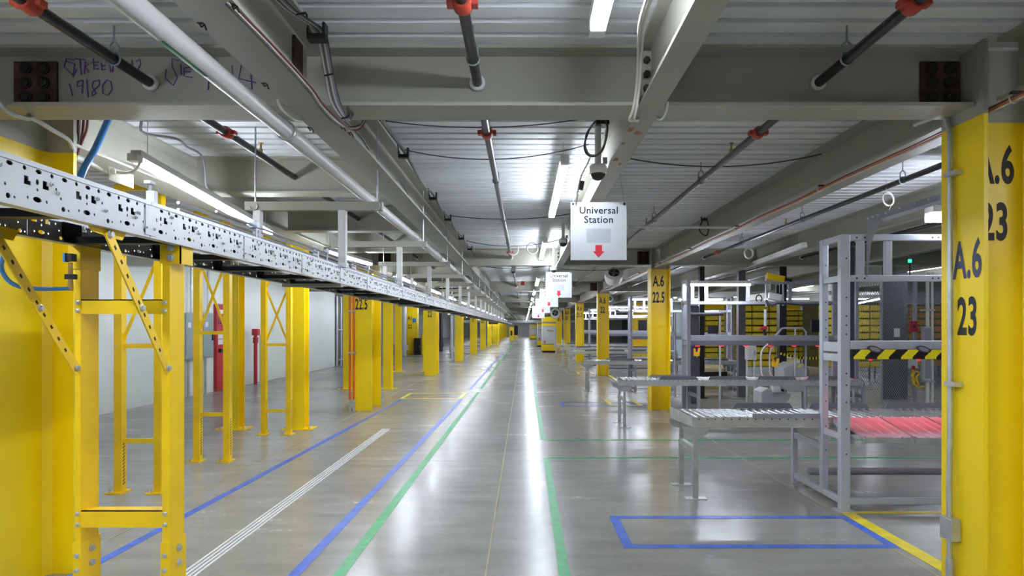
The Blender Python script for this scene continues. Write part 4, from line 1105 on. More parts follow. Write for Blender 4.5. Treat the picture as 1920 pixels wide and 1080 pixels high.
def monitor(cx, cy, Y, w_, h_, label, mat=BLK, screen=None, arm=True):
    c = P(cx, cy, Y); t = thing('monitor', label, 'monitor', c, 'monitors on arms')
    obj('case', MB().box(c.x - w_ / 2, c.x + w_ / 2, Y, Y + 0.04, c.z - h_ / 2, c.z + h_ / 2), mat, t, bevel=0.01)
    obj('screen', MB().box(c.x - w_ / 2 + 0.02, c.x + w_ / 2 - 0.02, Y - 0.003, Y, c.z - h_ / 2 + 0.02, c.z + h_ / 2 - 0.02), screen or DOME, t)
    obj('arm', MB().tube([(c.x, Y + 0.04, c.z), (c.x + 0.12, Y + 0.2, c.z - 0.05), (c.x + 0.2, Y + 0.2, c.z - 0.3)], 0.018, 8), SILV, t, True)
    obj('arm_post', MB().tube([(c.x + 0.2, Y + 0.2, 0.0), (c.x + 0.2, Y + 0.2, 1.95)], 0.022, 8), SILV, t, True)
monitor(1337, 618, 12.4, 0.2, 0.16, 'black monitor above the second workstation scanner beam')
monitor(1253, 616, 14.5, 0.17, 0.17, 'small lit monitor just right of the 22.5 column', WHT, SCREEN)
monitor(1533, 611, 12.5, 0.24, 0.26, 'black monitor behind the posts of the nearest workstation')
monitor(1205, 610, 18.0, 0.25, 0.3, 'black monitor just left of the 22.5 column')

# packing machine
Ym = 12.1
t = thing('packing_machine', 'pale grey paper packing machine with a kraft roll behind the second conveyor', 'machine', (P(1470, 0, Ym).x, Ym, 0))
def pxprism(pts, Y, dp): return MB().prism([(P(a, b, Y).x, P(a, b, Y).z) for a, b in pts], 'y', Y, Y + dp)
obj('hopper', pxprism([(1470, 690), (1488, 680), (1508, 682), (1510, 712), (1472, 716)], Ym, 0.5), MACH, t, bevel=0.012)
obj('side_tray', pxprism([(1468, 690), (1486, 690), (1488, 712), (1472, 712)], Ym - 0.12, 0.12), MACH, t, bevel=0.012)
o = obj('hazard_sticker', pxprism([(1496, 686), (1503, 682), (1504, 686), (1497, 689)], Ym - 0.004, 0.004), HZY, t)
c0, c1 = P(1513, 698, Ym + 0.2), P(1546, 698, Ym + 0.2)
obj('paper_roll', MB().lathe(c0, (1, 0, 0), [(0.10, 0), (0.10, (c1 - c0).x)], 20), KRAFT, t, True)
obj('bowl', pxprism([(1464, 722), (1512, 722), (1513, 734), (1490, 735), (1472, 731)], Ym, 0.5), MACH, t, bevel=0.012)
obj('lower_body', pxprism([(1428, 735), (1440, 728), (1484, 738), (1478, 752), (1466, 762), (1440, 762), (1428, 757)], Ym - 0.1, 0.45), MACH, t, bevel=0.012)
obj('outlet', pxprism([(1449, 722), (1462, 722), (1466, 736), (1450, 736)], Ym - 0.16, 0.1), WHT, t, bevel=0.008)
for a in (1445, 1472, 1505): p = P(a, 0, Ym + 0.2); obj('leg', MB().tube([(p.x, p.y, 0), (p.x, p.y, 0.6)], 0.022, 8), SILV, t)
for i, (dx, tint) in enumerate(((0, 0), (16, 0))):
    pts = [P(1430 + dx + a, b, 10.9 + 0.1 * i) for a, b in ((10, 645), (-2, 660), (-2, 698), (5, 708), (12, 712))]
    t = thing('guard_tube', '%s bent grey tube guard beside the white control box' % ('left', 'right')[i], 'guard', (pts[2].x, pts[2].y, pts[4].z), 'bent tube guards')
    obj('tube', MB().tube(sp(pts), 0.016, 8), SILV, t, True); obj('mount', MB().box(pts[4].x - 0.03, pts[4].x + 0.03, pts[4].y - 0.03, pts[4].y + 0.03, pts[4].z - 0.05, pts[4].z), GRYF, t)
pts = [P(a, b, 11.6) for a, b in ((1452, 632), (1466, 616), (1470, 615), (1505, 615), (1511, 622), (1511, 706), (1511, 776.7))]
t = thing('guard_tube', 'tall bent tube rail in front of the yellow pods', 'guard', (pts[5].x, pts[5].y, 0)); obj('tube', MB().tube(pts, 0.018, 8), SILV, t, True)
obj('upright', MB().tube([P(1491, 616, 11.6), P(1491, 706, 11.6)], 0.015, 8), SILV, t, True)
for i, (cx, cy, Y, lab) in enumerate(((1455, 680, 10.94, 'yellow hand tool hanging beside the packing machine'), (1307, 660, 10.94, 'yellow hand tool hanging beside the dark slate locker'))):
    c = P(cx, cy, Y); t = thing('hand_tool', lab, 'tool', c, 'yellow hanging tools')
    obj('body', MB().prism([(c.x + a, c.z + b) for a, b in ((-0.05, -0.07), (0.04, -0.07), (0.06, 0.07), (0.03, 0.075), (0.02, 0.0), (-0.02, 0.0), (-0.03, 0.06), (-0.05, 0.06))], 'y', Y, Y + 0.04), YEL2, t)
    obj('cord', MB().tube([(c.x, Y + 0.02, c.z + 0.05), (c.x, Y + 0.045, 1.30)], 0.004, 5), BLK, t)
    obj('grip', MB().tube([(c.x - 0.03, Y + 0.02, c.z + 0.05), (c.x, Y + 0.02, c.z + 0.09), (c.x + 0.04, Y + 0.02, c.z + 0.07)], 0.012, 6), BLK, t, True)
m = MB(); m2 = MB(); prev = None
for j in range(28):
    f = j / 27.0; p = P(1463 + 81 * f, 663 + 9 * math.sin(f * 2.2), 12.598)
    if prev: (m if j % 2 else m2).bar(prev, p, 0.004, 0.05)
    prev = p
t = thing('hazard_band', 'sagging yellow and black hazard band in front of the pods', 'barrier tape', P(1500, 676, 12.9)); obj('yellow_bands', m, HZY, t); obj('black_bands', m2, BLK, t)
# black table under the third conveyor, yellow scanner, cable carrier
a, b = P(1304, 712, 14.6), P(1364, 697, 14.6)
t = thing('low_cart', 'low black cart with a brown box end behind the second conveyor', 'cart', ((a.x + b.x) / 2, 14.6, 0))
obj('deck', MB().box(a.x + 0.15, b.x, 14.6, 15.2, a.z, b.z), BLK, t, bevel=0.01); obj('box_end', MB().box(a.x, a.x + 0.15, 14.6, 15.2, a.z, b.z), CARD, t)
for x in (a.x + 0.1, b.x - 0.1): obj('leg', MB().box(x - 0.02, x + 0.02, 14.7, 14.74, 0, a.z), GRYF, t)
a = P(1437, 517, 10.97); b = P(1470, 524, 10.97)
t = thing('air_tool', 'yellow corrugated tool on a swing arm above the second workstation', 'tool', a)
obj('body', MB().bar(a, b, 0.08, 0.11), YEL2, t, bevel=0.01); obj('nose', MB().bar(b, b + Vector((0.13, 0, -0.02)), 0.05, 0.05), BLK, t)
obj('arm', MB().tube([P(1402, 526, 10.97), P(1436, 516, 10.97), P(1436, 575, 10.97)], 0.02, 8), SILV, t, True); obj('arm_mast', MB().tube([P(1435, 580, 10.97), (P(1435, 0, 10.97).x, 10.97, 1.46)], 0.025, 8), SILV, t, True)
c = P(1452, 556, 10.97)
t = thing('bracket_camera', 'white bulky scanner hanging above the second workstation', 'scanner', c)
obj('body', MB().bar(c + Vector((-0.12, 0, 0.02)), c + Vector((0.12, 0, -0.03)), 0.11, 0.12), WHT, t, bevel=0.02); obj('neck', MB().bar(c + Vector((0.05, 0, 0.05)), c + Vector((0.05, 0, 0.2)), 0.06, 0.05), BLK, t)
obj('stem', MB().tube([c + Vector((0.15, 0, -0.16)), Vector((c.x + 0.15, c.y, 2.36))], 0.018, 8), SILV, t)
m = MB(); m.tube([P(a, b, 10.66) for a, b in ((1289, 588), (1300, 590), (1350, 589), (1355, 588))], 0.03, 8)
tag(obj('pipe_sleeve', m, CABB, None, True), 'dark ribbed cable sleeve below the second workstation top rail', 'cable')
m = MB(); m.tube([P(a, b - 3, 10.94) for a, b in ((1436, 566), (1440, 573), (1448, 576), (1458, 572), (1480, 573), (1500, 575), (1540, 574))], 0.018, 8)
tag(obj('cable_bundle', m, CABB, None, True), 'dark cable bundle along the far top rail of the second workstation', 'cable')
m = MB(); c = P(1423, 560, 10.97); m.torus(c, (0.3, -1, 0), 0.06, 0.01, 18, 6); m.tube([c + Vector((0, 0, 0.055)), Vector((c.x, c.y, 2.36))], 0.006, 6)
tag(obj('cable_coil', m, BLK, None, True), 'coil of black cable beside the white scanner', 'cable')

# ------------------------------------------------------------------ cables, hooks and hoses overhead
def cable(name, pts, r, mat, label, cat='cable', n=6):
    return tag(obj(name, MB().tube(sp(pts) if len(pts) < 30 else pts, r, n), mat, None, True), label, cat)
# grey bundle hooked under the deck and down the first cross beam
t = thing('cable_bundle', 'bundle of grey cables dropping past the first cross beam', 'cable', P(620, 140, 3.3), None)
for i in range(9):
    dx = 2.3 * (i - 4)
    pts = [P(505 + dx * 1.2, -20, 2.75), P(540 + dx, 15, 2.8), P(565 + dx * 0.8, 32, 2.85), P(597 + dx * 0.9, 55, 2.95), P(606 + dx, 80, 3.05), P(617 + dx * 0.9, 140, 3.2), P(628 + dx, 190, 3.3), P(646 + dx * 0.6, 221, 3.36), P(652 + dx * 0.6, 223, 3.45), P(664 + dx * 0.5, 200, 3.66)]
    obj('cable', MB().tube(sp(pts), 0.0042, 6), (CABG, CABW, CABG, CABB, CABG, CABW, CABG, CABG, CABB)[i], t, True)
for a, b, Y in ((564, 26, 2.84), (617, 140, 3.19), (648, 220, 3.36)): obj('cable_tie', MB().torus(P(a, b, Y), (0.2, 0.5, -1), 0.022, 0.005, 12, 5), BLK, t)
def hook(c, label, s=1.0):
    t = thing('cable_hook', label, 'cable hook', c, 'black cable hooks'); x, y, z = c
    obj('saddle', MB().box(x - 0.05 * s, x + 0.05 * s, y - 0.03 * s, y + 0.03 * s, z - 0.035 * s, z), BLK, t, bevel=0.004)
    obj('horn', MB().box(x + 0.035 * s, x + 0.05 * s, y - 0.03 * s, y + 0.03 * s, z, z + 0.06 * s), BLK, t); obj('horn', MB().box(x - 0.05 * s, x - 0.038 * s, y - 0.03 * s, y + 0.03 * s, z, z + 0.03 * s), BLK, t)
    obj('stem', MB().tube([(x - 0.045 * s, y, z), (x - 0.06 * s, y, z + 0.1)], 0.005, 5), BLK, t)
hook(P(595, 66, 2.95), 'black cable hook holding the grey bundle before the first beam', 0.85)
JH = [(757, 290), (812, 370), (840, 410), (865, 446), (881, 466), (894, 484), (903, 498)]
jp = []
for i, (a, b) in enumerate(JH):
    Y = 1180 * 1.40 / (614 - b); c = P(a, b, Y); jp.append(c)
    hook(c, '%s black cable hook along the beam left of the aisle, beyond the first cross beam' % ORD[i], 0.85)
for i in range(2):
    pts = [P(712 + 6 * i, 225, 4.1)]
    for a, b in zip(jp, jp[1:] + [None]):
        pts.append(a + Vector((0.015 * i, 0, 0.02)))
        if b: pts.append((a + b) / 2 + Vector((0.015 * i, 0, -0.02 - 0.02 * i)))
    cable('hooked_cable', pts, 0.007, CABG if i else CABB, ('darker' if i == 0 else 'lighter') + ' cable strung through the row of black hooks')
# wavy white cable on the side of the left joist
pts = [(-1.06, 3.9 + 0.35 * j, 2.93 + 0.05 * math.sin(j * 1.3) - 0.02 * (j % 2)) for j in range(22)]
cable('beam_cable', [(-1.165, y, z) for _, y, z in pts], 0.008, CABG, 'wavy grey cable lying along the web of the left joist')
# red and white bundle under the left joist
for i, (mat, nm) in enumerate(((CABR, 'dark red'), (CABW, 'white'), (CABB, 'dark'))):
    d = 3 * i
    pts = [P(430 - d, 2 + d, 2.32), P(505 - d, 78 + d, 2.63), P(583 - d, 163 + d, 3.08), P(606 - d, 196 + d, 3.3), P(636 - d, 226 + d, 3.5), P(660 - d, 244 - d, 3.7), P(676, 240 - d, 3.75), P(687 - d, 222, 3.72), P(690 - d, 205, 3.66)]
    cable('beam_cable', pts, 0.0045, mat, '%s cable of the bundle looping under the first cross beam' % nm)
for i, (a, b) in enumerate(((498, 160), (580, 170), (583, 243), (643, 240), (658, 252), (380, 48), (441, 14))):
    Y = 1180 * 1.19 / (614 - b); c = P(a, b, Y)
    t = thing('beam_clip', '%s small dark wire clip under the left joist flange' % ORD[i], 'clip', c, 'dark wire clips')
    obj('spring', MB().tube([c + Vector((-0.015, 0, 0.012)), c + Vector((-0.005, 0, -0.006)), c + Vector((0.008, 0, 0.004)), c + Vector((0.015, 0, -0.018))], 0.004, 5), BOLT, t)
    obj('jaw', MB().box(c.x - 0.02, c.x + 0.004, c.y - 0.008, c.y + 0.008, c.z + 0.008, c.z + 0.014), BOLT, t)
# white cables beside the right joist
for i in range(2):
    pts = [P(1215 + 9 * i, -10, 2.45), P(1199 + 8 * i, 45, 2.7), P(1197 + 6 * i, 95, 3.1), P(1194 + 5 * i, 160, 3.3), P(1187 + 6 * i, 205, 3.36), P(1180 + 9 * i, 224, 3.42), P(1188 + 8 * i, 226, 3.6), P(1192 + 4 * i, 215, 3.68)]
    cable('beam_cable', pts, 0.0075, CABW, '%s of two white cables looping under the first beam beside the right joist' % ('left', 'right')[i])
cable('beam_cable', [P(1252, 190, 3.36), P(1250, 205, 3.38), P(1243, 222, 3.42), P(1234, 224, 3.5), P(1232, 218, 3.64)], 0.006, CABW, 'short white cable loop right of the right joist')
cable('beam_cable', [P(520, 186, 3.36), P(528, 205, 3.38), P(548, 222, 3.42), P(566, 228, 3.6), P(568, 220, 3.66)], 0.007, CABW, 'short white cable loop under the first beam by the white pipe')
# cables sagging across the deck
def sag(x0, x1, y, z0, z1, dz, r, label, mat=CABB):
    pts = [(x0 + (x1 - x0) * f, y, z0 + (z1 - z0) * f - dz * 4 * f * (1 - f)) for f in [j / 12 for j in range(13)]]
    cable('sagging_cable', pts, r, mat, label)
sag(-0.98, 0.52, 5.05, 3.03, 3.07, 0.10, 0.0045, 'first dark cable sagging across the aisle below the deck')
sag(0.75, 2.5, 5.3, 3.05, 3.06, 0.10, 0.006, 'dark cable sagging from the right joist toward the right beam')
sag(-0.98, 0.5, 4.45, 3.06, 3.09, 0.06, 0.004, 'thin upper cable sagging across the aisle above the first sagging cable')
sag(-0.98, 0.6, 8.2, 3.06, 3.08, 0.06, 0.006, 'second dark cable sagging across the aisle below the deck')
sag(-0.98, 0.6, 10.6, 3.06, 3.08, 0.10, 0.006, 'third dark cable sagging across the aisle below the deck')
sag(-0.98, 0.6, 13.8, 2.95, 2.96, 0.06, 0.007, 'fourth dark cable sagging across beyond the second beam')
sag(0.75, 2.5, 14.2, 2.93, 2.96, 0.06, 0.007, 'fifth dark cable sagging right of the second sign')
# camera cable loops
t = thing('camera_cable', 'loops of dark cable round the nearest dome camera pole', 'cable', (0.55, 4.62, 2.85))
def arcpx(pts, Y): return sp([P(a, b, Y) for a, b in pts])
obj('loop', MB().tube(arcpx(((1116, 228), (1104, 245), (1096, 272), (1100, 288), (1112, 293), (1128, 284), (1136, 262), (1139, 240), (1135, 225)), 4.62), 0.008, 6), CABB, t, True)
obj('loop', MB().tube(arcpx(((1113, 232), (1100, 250), (1098, 275), (1106, 290), (1121, 289), (1133, 270), (1137, 245)), 4.6), 0.006, 6), CABG, t, True)
obj('lead', MB().tube(arcpx(((1108, 292), (1100, 310), (1090, 330), (1084, 355), (1080, 385)), 4.62), 0.006, 6), CABW, t, True)
obj('connector', MB().bar(P(1092, 340, 4.62), P(1089, 356, 4.62), 0.03, 0.03), BLK, t)
obj('mount_block', MB().bar(P(1117, 228, 4.66), P(1142, 228, 4.66), 0.05, 0.05), BLK, t)
# orange cable run along the right column line
for i, (mat, nm, dz) in enumerate(((CABO, 'orange', 0.0), (CABR, 'dark red', 0.012), (CABW, 'pale', -0.014))):
    pts = [(2.47, 1.2, 2.80 + dz), (2.46, 2.4, 2.78 + dz)] + [(2.495 - 0.004 * i, 3.1 + 0.9 * j, 2.765 + dz - 0.012 * (j % 2)) for j in range(60)]
    cable('long_cable', pts, 0.0048, mat, '%s cable running along under the right column line beam' % nm)
for i in range(8):
    y = 3.2 + 2.1 * i; t = thing('cable_clip', '%s clip on the cables along the right beam' % ORD[i], 'clip', (2.49, y, 2.77), 'right beam cable clips')
    obj('ring', MB().torus((2.49, y, 2.765), (0, 1, 0), 0.024, 0.004, 12, 5), ZINC, t); obj('clamp', MB().box(2.475, 2.52, y - 0.012, y + 0.012, 2.785, 2.80), BLK, t)
# loops and tray bar over the right aisle
cable('hanging_loop', arcpx(((1321, 408), (1314, 420), (1312, 432), (1318, 440), (1326, 440), (1328, 425), (1325, 410)), 8.7), 0.008, BLK, 'black cable loop hanging from the right beam hook')
hook(P(1320, 410, 8.7), 'black cable hook on the right column line beam', 0.8)
cable('strut_bar', [P(1178, 426, 7.6), P(1376, 426, 7.6)], 0.018, GALV, 'thin grey strut bar crossing behind the nearest sign', 'strut', 8)
m = MB(); m.torus(P(962, 468, 11.3), (0.4, -1, 0), 0.10, 0.012, 18, 6); tag(obj('cable_coil', m, CABW, None, True), 'white cable coil hanging left of the third strip light', 'cable')
m = MB(); m.torus(P(998, 466, 11.0), (0.3, -1, 0), 0.10, 0.012, 18, 6); tag(obj('cable_coil', m, CABG, None, True), 'grey cable coil beside the third strip light', 'cable')
m = MB(); m.torus(P(1404, 475, 11.5), (0.3, -1, 0), 0.09, 0.018, 18, 6); tag(obj('cable_coil', m, CABW, None, True), 'white cable coil on the right bay cross beam', 'cable')
c = P(980, 531, 19.5)
t = thing('exit_beacon', 'small red beacon under the ceiling left of the strip lights', 'beacon', c); obj('lens', MB().box(c.x - 0.06, c.x + 0.06, c.y, c.y + 0.08, c.z - 0.06, c.z + 0.06), RED, t, bevel=0.01); obj('stem', MB().tube([c + Vector((0, 0.04, 0.06)), Vector((c.x, c.y + 0.04, ZD))], 0.008, 6), ZINC, t)

# left corner: hose, bundles, conduit and plates by the near left column
cable('air_hose', [P(214, 190, 4.3), P(208, 212, 4.3), P(196, 240, 4.25), P(178, 280, 4.1), P(160, 312, 3.95), P(150, 335, 3.9), P(147, 352, 3.9)], 0.021, BLUEH, 'thick blue air hose dropping behind the overhead conveyor', 'hose', 10)
for i, (mat, nm, a) in enumerate(((CABW, 'white', 140), (CABR, 'dark red', 146), (CABW, 'pale', 150), (CABR, 'maroon', 156), (CABR, 'outer dark red', 163))):
    cable('hanging_cable', [P(a + 2, 200, 4.35), P(a, 240, 4.3), P(146 + i * 2, 265, 4.25), P(141 + i, 290, 4.2)], 0.008, mat, '%s cable hanging behind the near left column' % nm)
cable('conduit', [P(-15, 175, 3.3), P(2, 196, 3.3), P(20, 212, 3.35), P(50, 222, 3.5), P(62, 222, 3.6), P(100, 245, 3.85), P(128, 262, 4.02), P(136, 280, 4.1)], 0.014, GALV, 'grey bent conduit at the top of the near left column', 'conduit', 8)
cable('beam_conduit', [P(265, 228, 4.6), P(270, 250, 4.6), P(330, 260, 4.9), P(350, 275, 5.2), P(376, 290, 5.4), P(384, 320, 5.5), P(385, 345, 5.55), P(392, 360, 5.6)], 0.010, CABG, 'grey conduit curving over the left beam to the short beam', 'conduit', 6)
cable('light_cord', [P(258, 290, 4.2), P(262, 305, 4.2), P(252, 320, 4.25), P(236, 324, 4.3), P(220, 323, 4.35)], 0.010, WHT, 'white power cord of the near left strip light', 'cord')
a, b = P(203, 312, 4.4), P(249, 352, 4.4)
t = thing('beam_bracket', 'bright white bracket plate beside the near left strip light', 'bracket', ((a.x + b.x) / 2, 4.4, b.z))
obj('plate', MB().prism([(P(p, q, 4.4).x, P(p, q, 4.4).z) for p, q in ((204, 311), (249, 328), (249, 353), (204, 337))], 'y', 4.4, 4.406), WHT, t)
obj('bolt', MB().lathe(P(214, 322, 4.4), (0, -1, 0), [(0.02, 0), (0.02, 0.02)], 8), ZINC, t)
t = thing('galvanised_stub_pipe', 'short shiny pipe stub beside the blue hose', 'pipe', P(170, 305, 4.6)); obj('pipe', MB().tube([P(138, 293, 4.3), P(200, 318, 4.9)], 0.025, 12), GALV, t, True); obj('ring', MB().tube([P(192, 315, 4.8), P(201, 318, 4.9)], 0.03, 12), ZINC, t, True)
# air drop on the near frame
t = thing('air_drop', 'blue air line and brass fittings on the near yellow frame', 'air line', P(130, 540, 2.5))
obj('hose', MB().tube(sp([P(-6, 440, 2.3), P(4, 455, 2.3), P(6, 480, 2.3), P(2, 500, 2.32), P(12, 522, 2.34), P(32, 536, 2.36), P(60, 541, 2.4), P(95, 542, 2.45), P(128, 541, 2.5)]), 0.008, 8), BLUEH, t, True)
obj('fitting', MB().tube([P(132, 492, 2.53), P(132, 545, 2.53)], [0.008, 0.011], 10), BRASS, t, True)
obj('valve_body', MB().bar(P(124, 483, 2.53), P(139, 483, 2.53), 0.03, 0.03), BLK, t); obj('valve_tab', MB().bar(P(121, 483, 2.52), P(125, 483, 2.52), 0.02, 0.035), BLUEH, t)
obj('clamp', MB().bar(P(124, 519, 2.53), P(142, 519, 2.53), 0.02, 0.02), BLK, t)

# ------------------------------------------------------------------ left wall equipment
def wally(x): return (-XLW) * F / (VX - x)
def wz(y, Y): return CH - (y - VY) * Y / F
def wallcab(x0, x1, yt, yb, label, dp=0.18):
    k = (-XLW - dp) * F
    a, b = k / (VX - x0), k / (VX - x1); z0, z1 = wz(yb, a), wz(yt, a)
    t = thing('electrical_cabinet', label, 'electrical cabinet', (XLW + 0.02, (a + b) / 2, z0), 'wall cabinets')
    obj('case', MB().box(XLW + 0.03, XLW + dp, a, b, z0, z1), PANELG, t, bevel=0.006)
    obj('door', MB().box(XLW + dp, XLW + dp + 0.015, a + 0.03, b - 0.03, z0 + 0.03, z1 - 0.03), PANELG, t, bevel=0.004)
    obj('handle', MB().box(XLW + dp + 0.015, XLW + dp + 0.05, b - 0.12, b - 0.08, (z0 + z1) / 2 - 0.12, (z0 + z1) / 2 + 0.02), BLK, t)
    obj('rating_label', MB().box(XLW + dp + 0.015, XLW + dp + 0.018, a + 0.12, a + 0.25, z1 - 0.34, z1 - 0.22), SIGN, t)
    for y in (a + 0.15, a + 0.32): obj('conduit', MB().tube([(XLW + 0.1, y, 0), (XLW + 0.1, y, z0)], 0.03, 8), GALV, t, True)
    obj('conduit', MB().tube([(XLW + 0.12, a + 0.4, z1), (XLW + 0.12, a + 0.4, 3.1)], 0.03, 8), GALV, t, True)
wallcab(346, 374, 586, 676, 'left grey electrical cabinet on the white wall')
wallcab(379, 400.5, 586, 672, 'right grey electrical cabinet beside the red door')
a, b = wally(401), wally(418); z1 = wz(574, a)
t = thing('door_1', 'red fire door numbered 047 in the white wall', 'door', (XLW, (a + b) / 2, 0), None, 'structure')
obj('leaf', MB().box(XLW + 0.021, XLW + 0.07, a, b, 0.01, z1), REDD, t)
for q in ((a - 0.06, a), (b, b + 0.06)): obj('door_frame', MB().box(XLW + 0.021, XLW + 0.1, q[0], q[1], 0, z1 + 0.06), RED, t)
obj('door_frame', MB().box(XLW + 0.021, XLW + 0.1, a, b, z1, z1 + 0.06), RED, t)
obj('push_bar', MB().box(XLW + 0.07, XLW + 0.13, a + 0.1, b - 0.1, 0.98, 1.06), BLK, t)
o = text('lettering', '047', 0.34, INK, t, lambda u, v: (XLW + 0.072, (a + b) / 2 - 0.05 + u, 1.62 + v), 0.85, 0.0)
for z, h in ((1.95, 0.1), (1.32, 0.12), (1.17, 0.13)): obj('notice', MB().box(XLW + 0.07, XLW + 0.073, a + 0.08, a + 0.45, z, z + h), SIGN, t)
Yp, Xp = 17.68, XLW + 0.25
t = thing('standpipe', 'red standpipe with a valve head against the white wall', 'standpipe', (Xp, Yp, 0))
obj('pipe', MB().tube([(Xp, Yp, 0), (Xp, Yp, 1.45)], 0.05, 10), RED, t, True); obj('valve_head', MB().box(Xp - 0.07, Xp + 0.09, Yp - 0.1, Yp + 0.1, 1.38, 1.56), RED, t, bevel=0.02)
obj('flange', MB().tube([(Xp, Yp, 1.16), (Xp, Yp, 1.32)], 0.072, 10), RED, t, True); obj('side_conduit', MB().tube([(Xp + 0.09, Yp + 0.1, 0), (Xp + 0.09, Yp + 0.1, 1.38)], 0.018, 8), GALV, t)
# wall end return, roller shutter, pipes and the A1 column beyond
o = obj('wall_return', MB().box(XLW - 5, XLW, 25.8, 25.9, 0, 3.6), WALLM); tag(o, 'white end return of the left wall', 'wall', kind='structure')
t = thing('mesh_gate', 'grey mesh gate with upright tubes at the end of the white wall', 'gate', (XLW, 27.0, 0))
m = MB(); gx_ = XLW + 0.03
for q in range(29): m.box(gx_, gx_ + 0.006, 25.95, 27.95, 0.05 + q * 0.1, 0.06 + q * 0.1)
for q in range(41): m.box(gx_, gx_ + 0.006, 25.95 + q * 0.05, 25.96 + q * 0.05, 0.05, 2.86)
o = obj('wire_mesh', m, GRYF, t); o['kind'] = 'stuff'
for y in (25.98, 26.55, 27.2, 27.9): obj('post', MB().tube([(gx_ + 0.04, y, 0), (gx_ + 0.04, y, 2.9)], 0.04, 8), ZINC, t, True)
for z in (0.25, 1.5): obj('rail', MB().tube([(gx_ + 0.09, 25.95, z), (gx_ + 0.09, 27.95, z)], 0.03, 8), ZINC, t, True)
obj('backing', MB().box(gx_ - 0.06, gx_ - 0.04, 25.95, 27.95, 0.05, 2.86), DGRY, t)
for i, (x, Y, r, mat, lab) in enumerate(((751, 36.0, 0.06, CABB, 'dark riser pipe behind the left columns'), (757, 35.5, 0.16, MACH, 'thick pale riser pipe beside the A1 column'), (761.5, 37.0, 0.05, RED, 'thin red riser pipe beside the A1 column'), (720, 34.0, 0.12, MACH, 'pale riser pipe behind the 22.5 column'), (847, 33, 0.09, MACH, 'pale grey riser pipe beside the 21.5 column'), (827, 42, 0.12, PURP, 'dark slate riser right of the 22 column'))):
    p = P(x, 614, Y); t = thing('riser_pipe', lab, 'pipe', (p.x, Y, 0), 'riser pipes')
    obj('pipe', MB().tube([(p.x, Y, 0), (p.x, Y, 3.1)], r, 12), mat, t, True); obj('collar', MB().tube([(p.x, Y, 0.3), (p.x, Y, 0.6)], r * 1.5, 12), mat, t, True)
x0, x1 = P(763, 0, 37.5).x, P(783, 0, 37.5).x
t = thing('steel_column', 'yellow column marked A1 with a small blue notice in the far left bay', 'column', ((x0 + x1) / 2, 37.5, 0))
obj('shaft', MB().box(x0, x1, 37.5, 37.9, 0, 2.9), YEL, t, bevel=0.01); obj('notice', MB().box(x0 + 0.33, x0 + 0.55, 37.49, 37.5, 1.9, 2.15), BLUEH, t)
for s_, z in (('A1', 2.05), ('22', 1.55)): text('lettering', s_, 0.32, INK, t, lambda u, v, z=z: (x0 + 0.18 + u, 37.495, z + v), 0.7, 0.005)
a = P(776, 665, 37.0); b = P(788, 634, 37.0)
cabinet(a.x, b.x, 37.0, 0, b.z, 0.4, BLK, 'bin_cabinet', 'black box cabinet with a yellow guard beside the A1 column', 'cabinet')
t = thing('bollard', 'yellow guard post beside the black box cabinet', 'bollard', (b.x + 0.1, 37.1, 0)); obj('post', MB().tube([(b.x + 0.1, 37.1, 0), (b.x + 0.1, 37.1, 1.25)], 0.07, 10), YEL, t, True); obj('cap', MB().lathe((b.x + 0.1, 37.1, 1.25), (0, 0, 1), [(0.07, 0), (0.05, 0.04), (0, 0.05)], 10), YEL, t, True)
# far end: kiosks, crossing conveyor, cage
def kiosk(x0, x1, yb, yt, Y, dp, label):
    a, b = P(x0, yb, Y), P(x1, yt, Y); H = b.z
    t = thing('machine_cabinet', label, 'machine', ((a.x + b.x) / 2, Y, 0), 'yellow and grey machines')
    obj('plinth', MB().box(a.x, b.x, Y + 0.02, Y + dp, 0, 0.12), BLK, t)
    obj('base', MB().box(a.x - 0.02, b.x + 0.02, Y, Y + dp, 0.12, 0.52), YEL, t, bevel=0.01)
    obj('grey_door', MB().box(a.x, b.x, Y + 0.02, Y + dp, 0.55, 1.68), MACH, t, bevel=0.01)
    obj('upper', MB().box(a.x, b.x, Y, Y + dp, 1.7, 1.86), YEL, t); obj('grey_band', MB().box(a.x, b.x, Y + 0.02, Y + dp, 1.87, 1.95), GRYF, t); obj('head', MB().box(a.x, b.x, Y, Y + dp, 1.96, H), YEL, t)
    obj('sticker', MB().box(a.x + (b.x - a.x) * 0.35, a.x + (b.x - a.x) * 0.8, Y + 0.005, Y + 0.02, 1.35, 1.45), CARD, t); obj('sticker', MB().box(a.x + 0.1, a.x + 0.2, Y + 0.005, Y + 0.02, 0.62, 0.75), ARROW, t)
kiosk(1017, 1042.5, 661, 594, 40.0, 2.0, 'nearest tall yellow and grey machine at the right of the aisle')
kiosk(1008, 1017, 649, 604, 52.0, 2.0, 'second tall yellow and grey machine farther along the aisle')
kiosk(993, 1005, 632, 610, 85.0, 3.0, 'farthest yellow and grey machine near the end of the aisle')
t = thing('crossing_conveyor', 'grey conveyor bridge crossing over the far aisle', 'conveyor', (0, 62, 1.95))
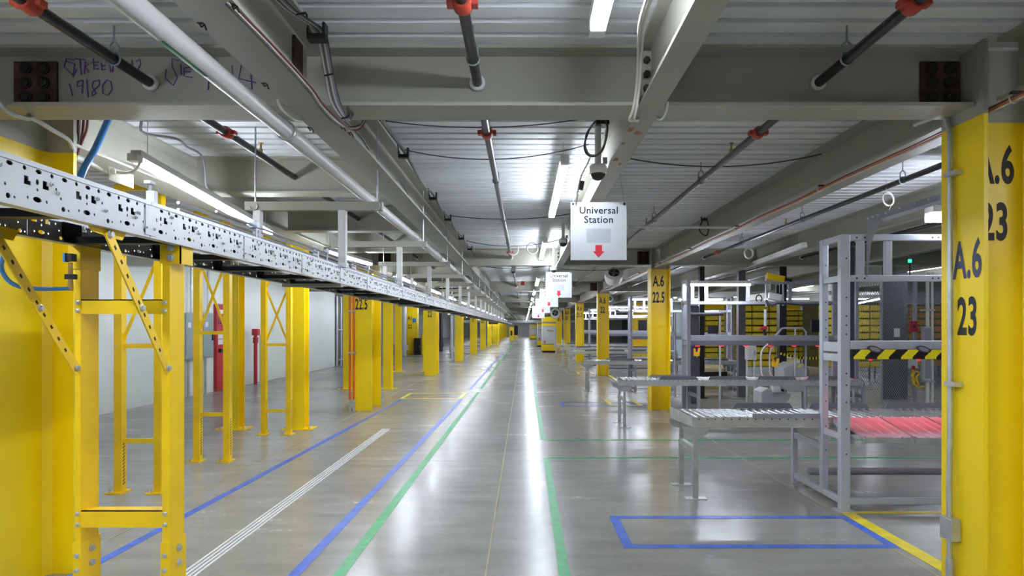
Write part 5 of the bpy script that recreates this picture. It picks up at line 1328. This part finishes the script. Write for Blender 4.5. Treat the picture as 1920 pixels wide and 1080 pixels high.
for y in (62.0, 62.8): obj('side_rail', MB().box(-6, 5.5, y, y + 0.05, 2.08, 2.32), SILV, t)
obj('belt', MB().box(-6, 5.5, 62.05, 62.8, 2.24, 2.27), BLK, t)
for x in (-5, -2.6, 2.2, 5): obj('leg', MB().box(x - 0.05, x + 0.05, 62.3, 62.4, 0, 2.08), GRYF, t)
t = thing('cage_gate', 'far yellow cross braced cage frame at the left of the aisle', 'cage', (-2.5, 50, 0))
x0, x1 = P(916, 0, 50).x, P(934, 0, 50).x
for x in (x0, x1): obj('post', MB().box(x - 0.04, x + 0.04, 50, 50.08, 0, 1.95), YEL, t)
for z in (0.25, 1.0, 1.8): obj('rail', MB().box(x0, x1, 50.01, 50.05, z, z + 0.06), YEL, t)
for s in (0, 1): obj('diagonal_brace', MB().bar((x0 if s else x1, 50.03, 0.3), (x1 if s else x0, 50.03, 1.8), 0.02, 0.05), YEL, t)
obj('top_box', MB().box(x0, x1, 50, 50.4, 1.86, 2.1), BLK, t)
for i, (x0, x1, yb, yt, Y) in enumerate(((955, 963, 638, 616, 78), (964, 971, 635, 613, 90))):
    a, b = P(x0, yb, Y), P(x1, yt, Y); t = thing('dark_machine', ('yellow and black machine at the far left of the aisle', 'black machine on a yellow base at the far end')[i], 'machine', ((a.x + b.x) / 2, Y, 0))
    obj('base', MB().box(a.x, b.x, Y, Y + 1, 0, 0.5), YEL, t); obj('body', MB().box(a.x, b.x, Y, Y + 1, 0.5, b.z + 0.2), BLK if i else YEL, t); obj('window', MB().box(a.x + 0.15, b.x - 0.15, Y - 0.02, Y, 0.6, 1.2), BLK, t)

c = P(1432, 622, 10.96)
t = thing('hand_scanner', 'red and black hand scanner resting on the second workstation beam', 'scanner', (c.x, 10.96, 1.465))
obj('head', MB().bar((c.x - 0.07, 10.96, 1.58), (c.x + 0.05, 10.96, 1.60), 0.07, 0.06), RED, t, bevel=0.012); obj('grip', MB().bar((c.x + 0.03, 10.96, 1.465), (c.x + 0.0, 10.96, 1.58), 0.05, 0.05), BLK, t, bevel=0.01)
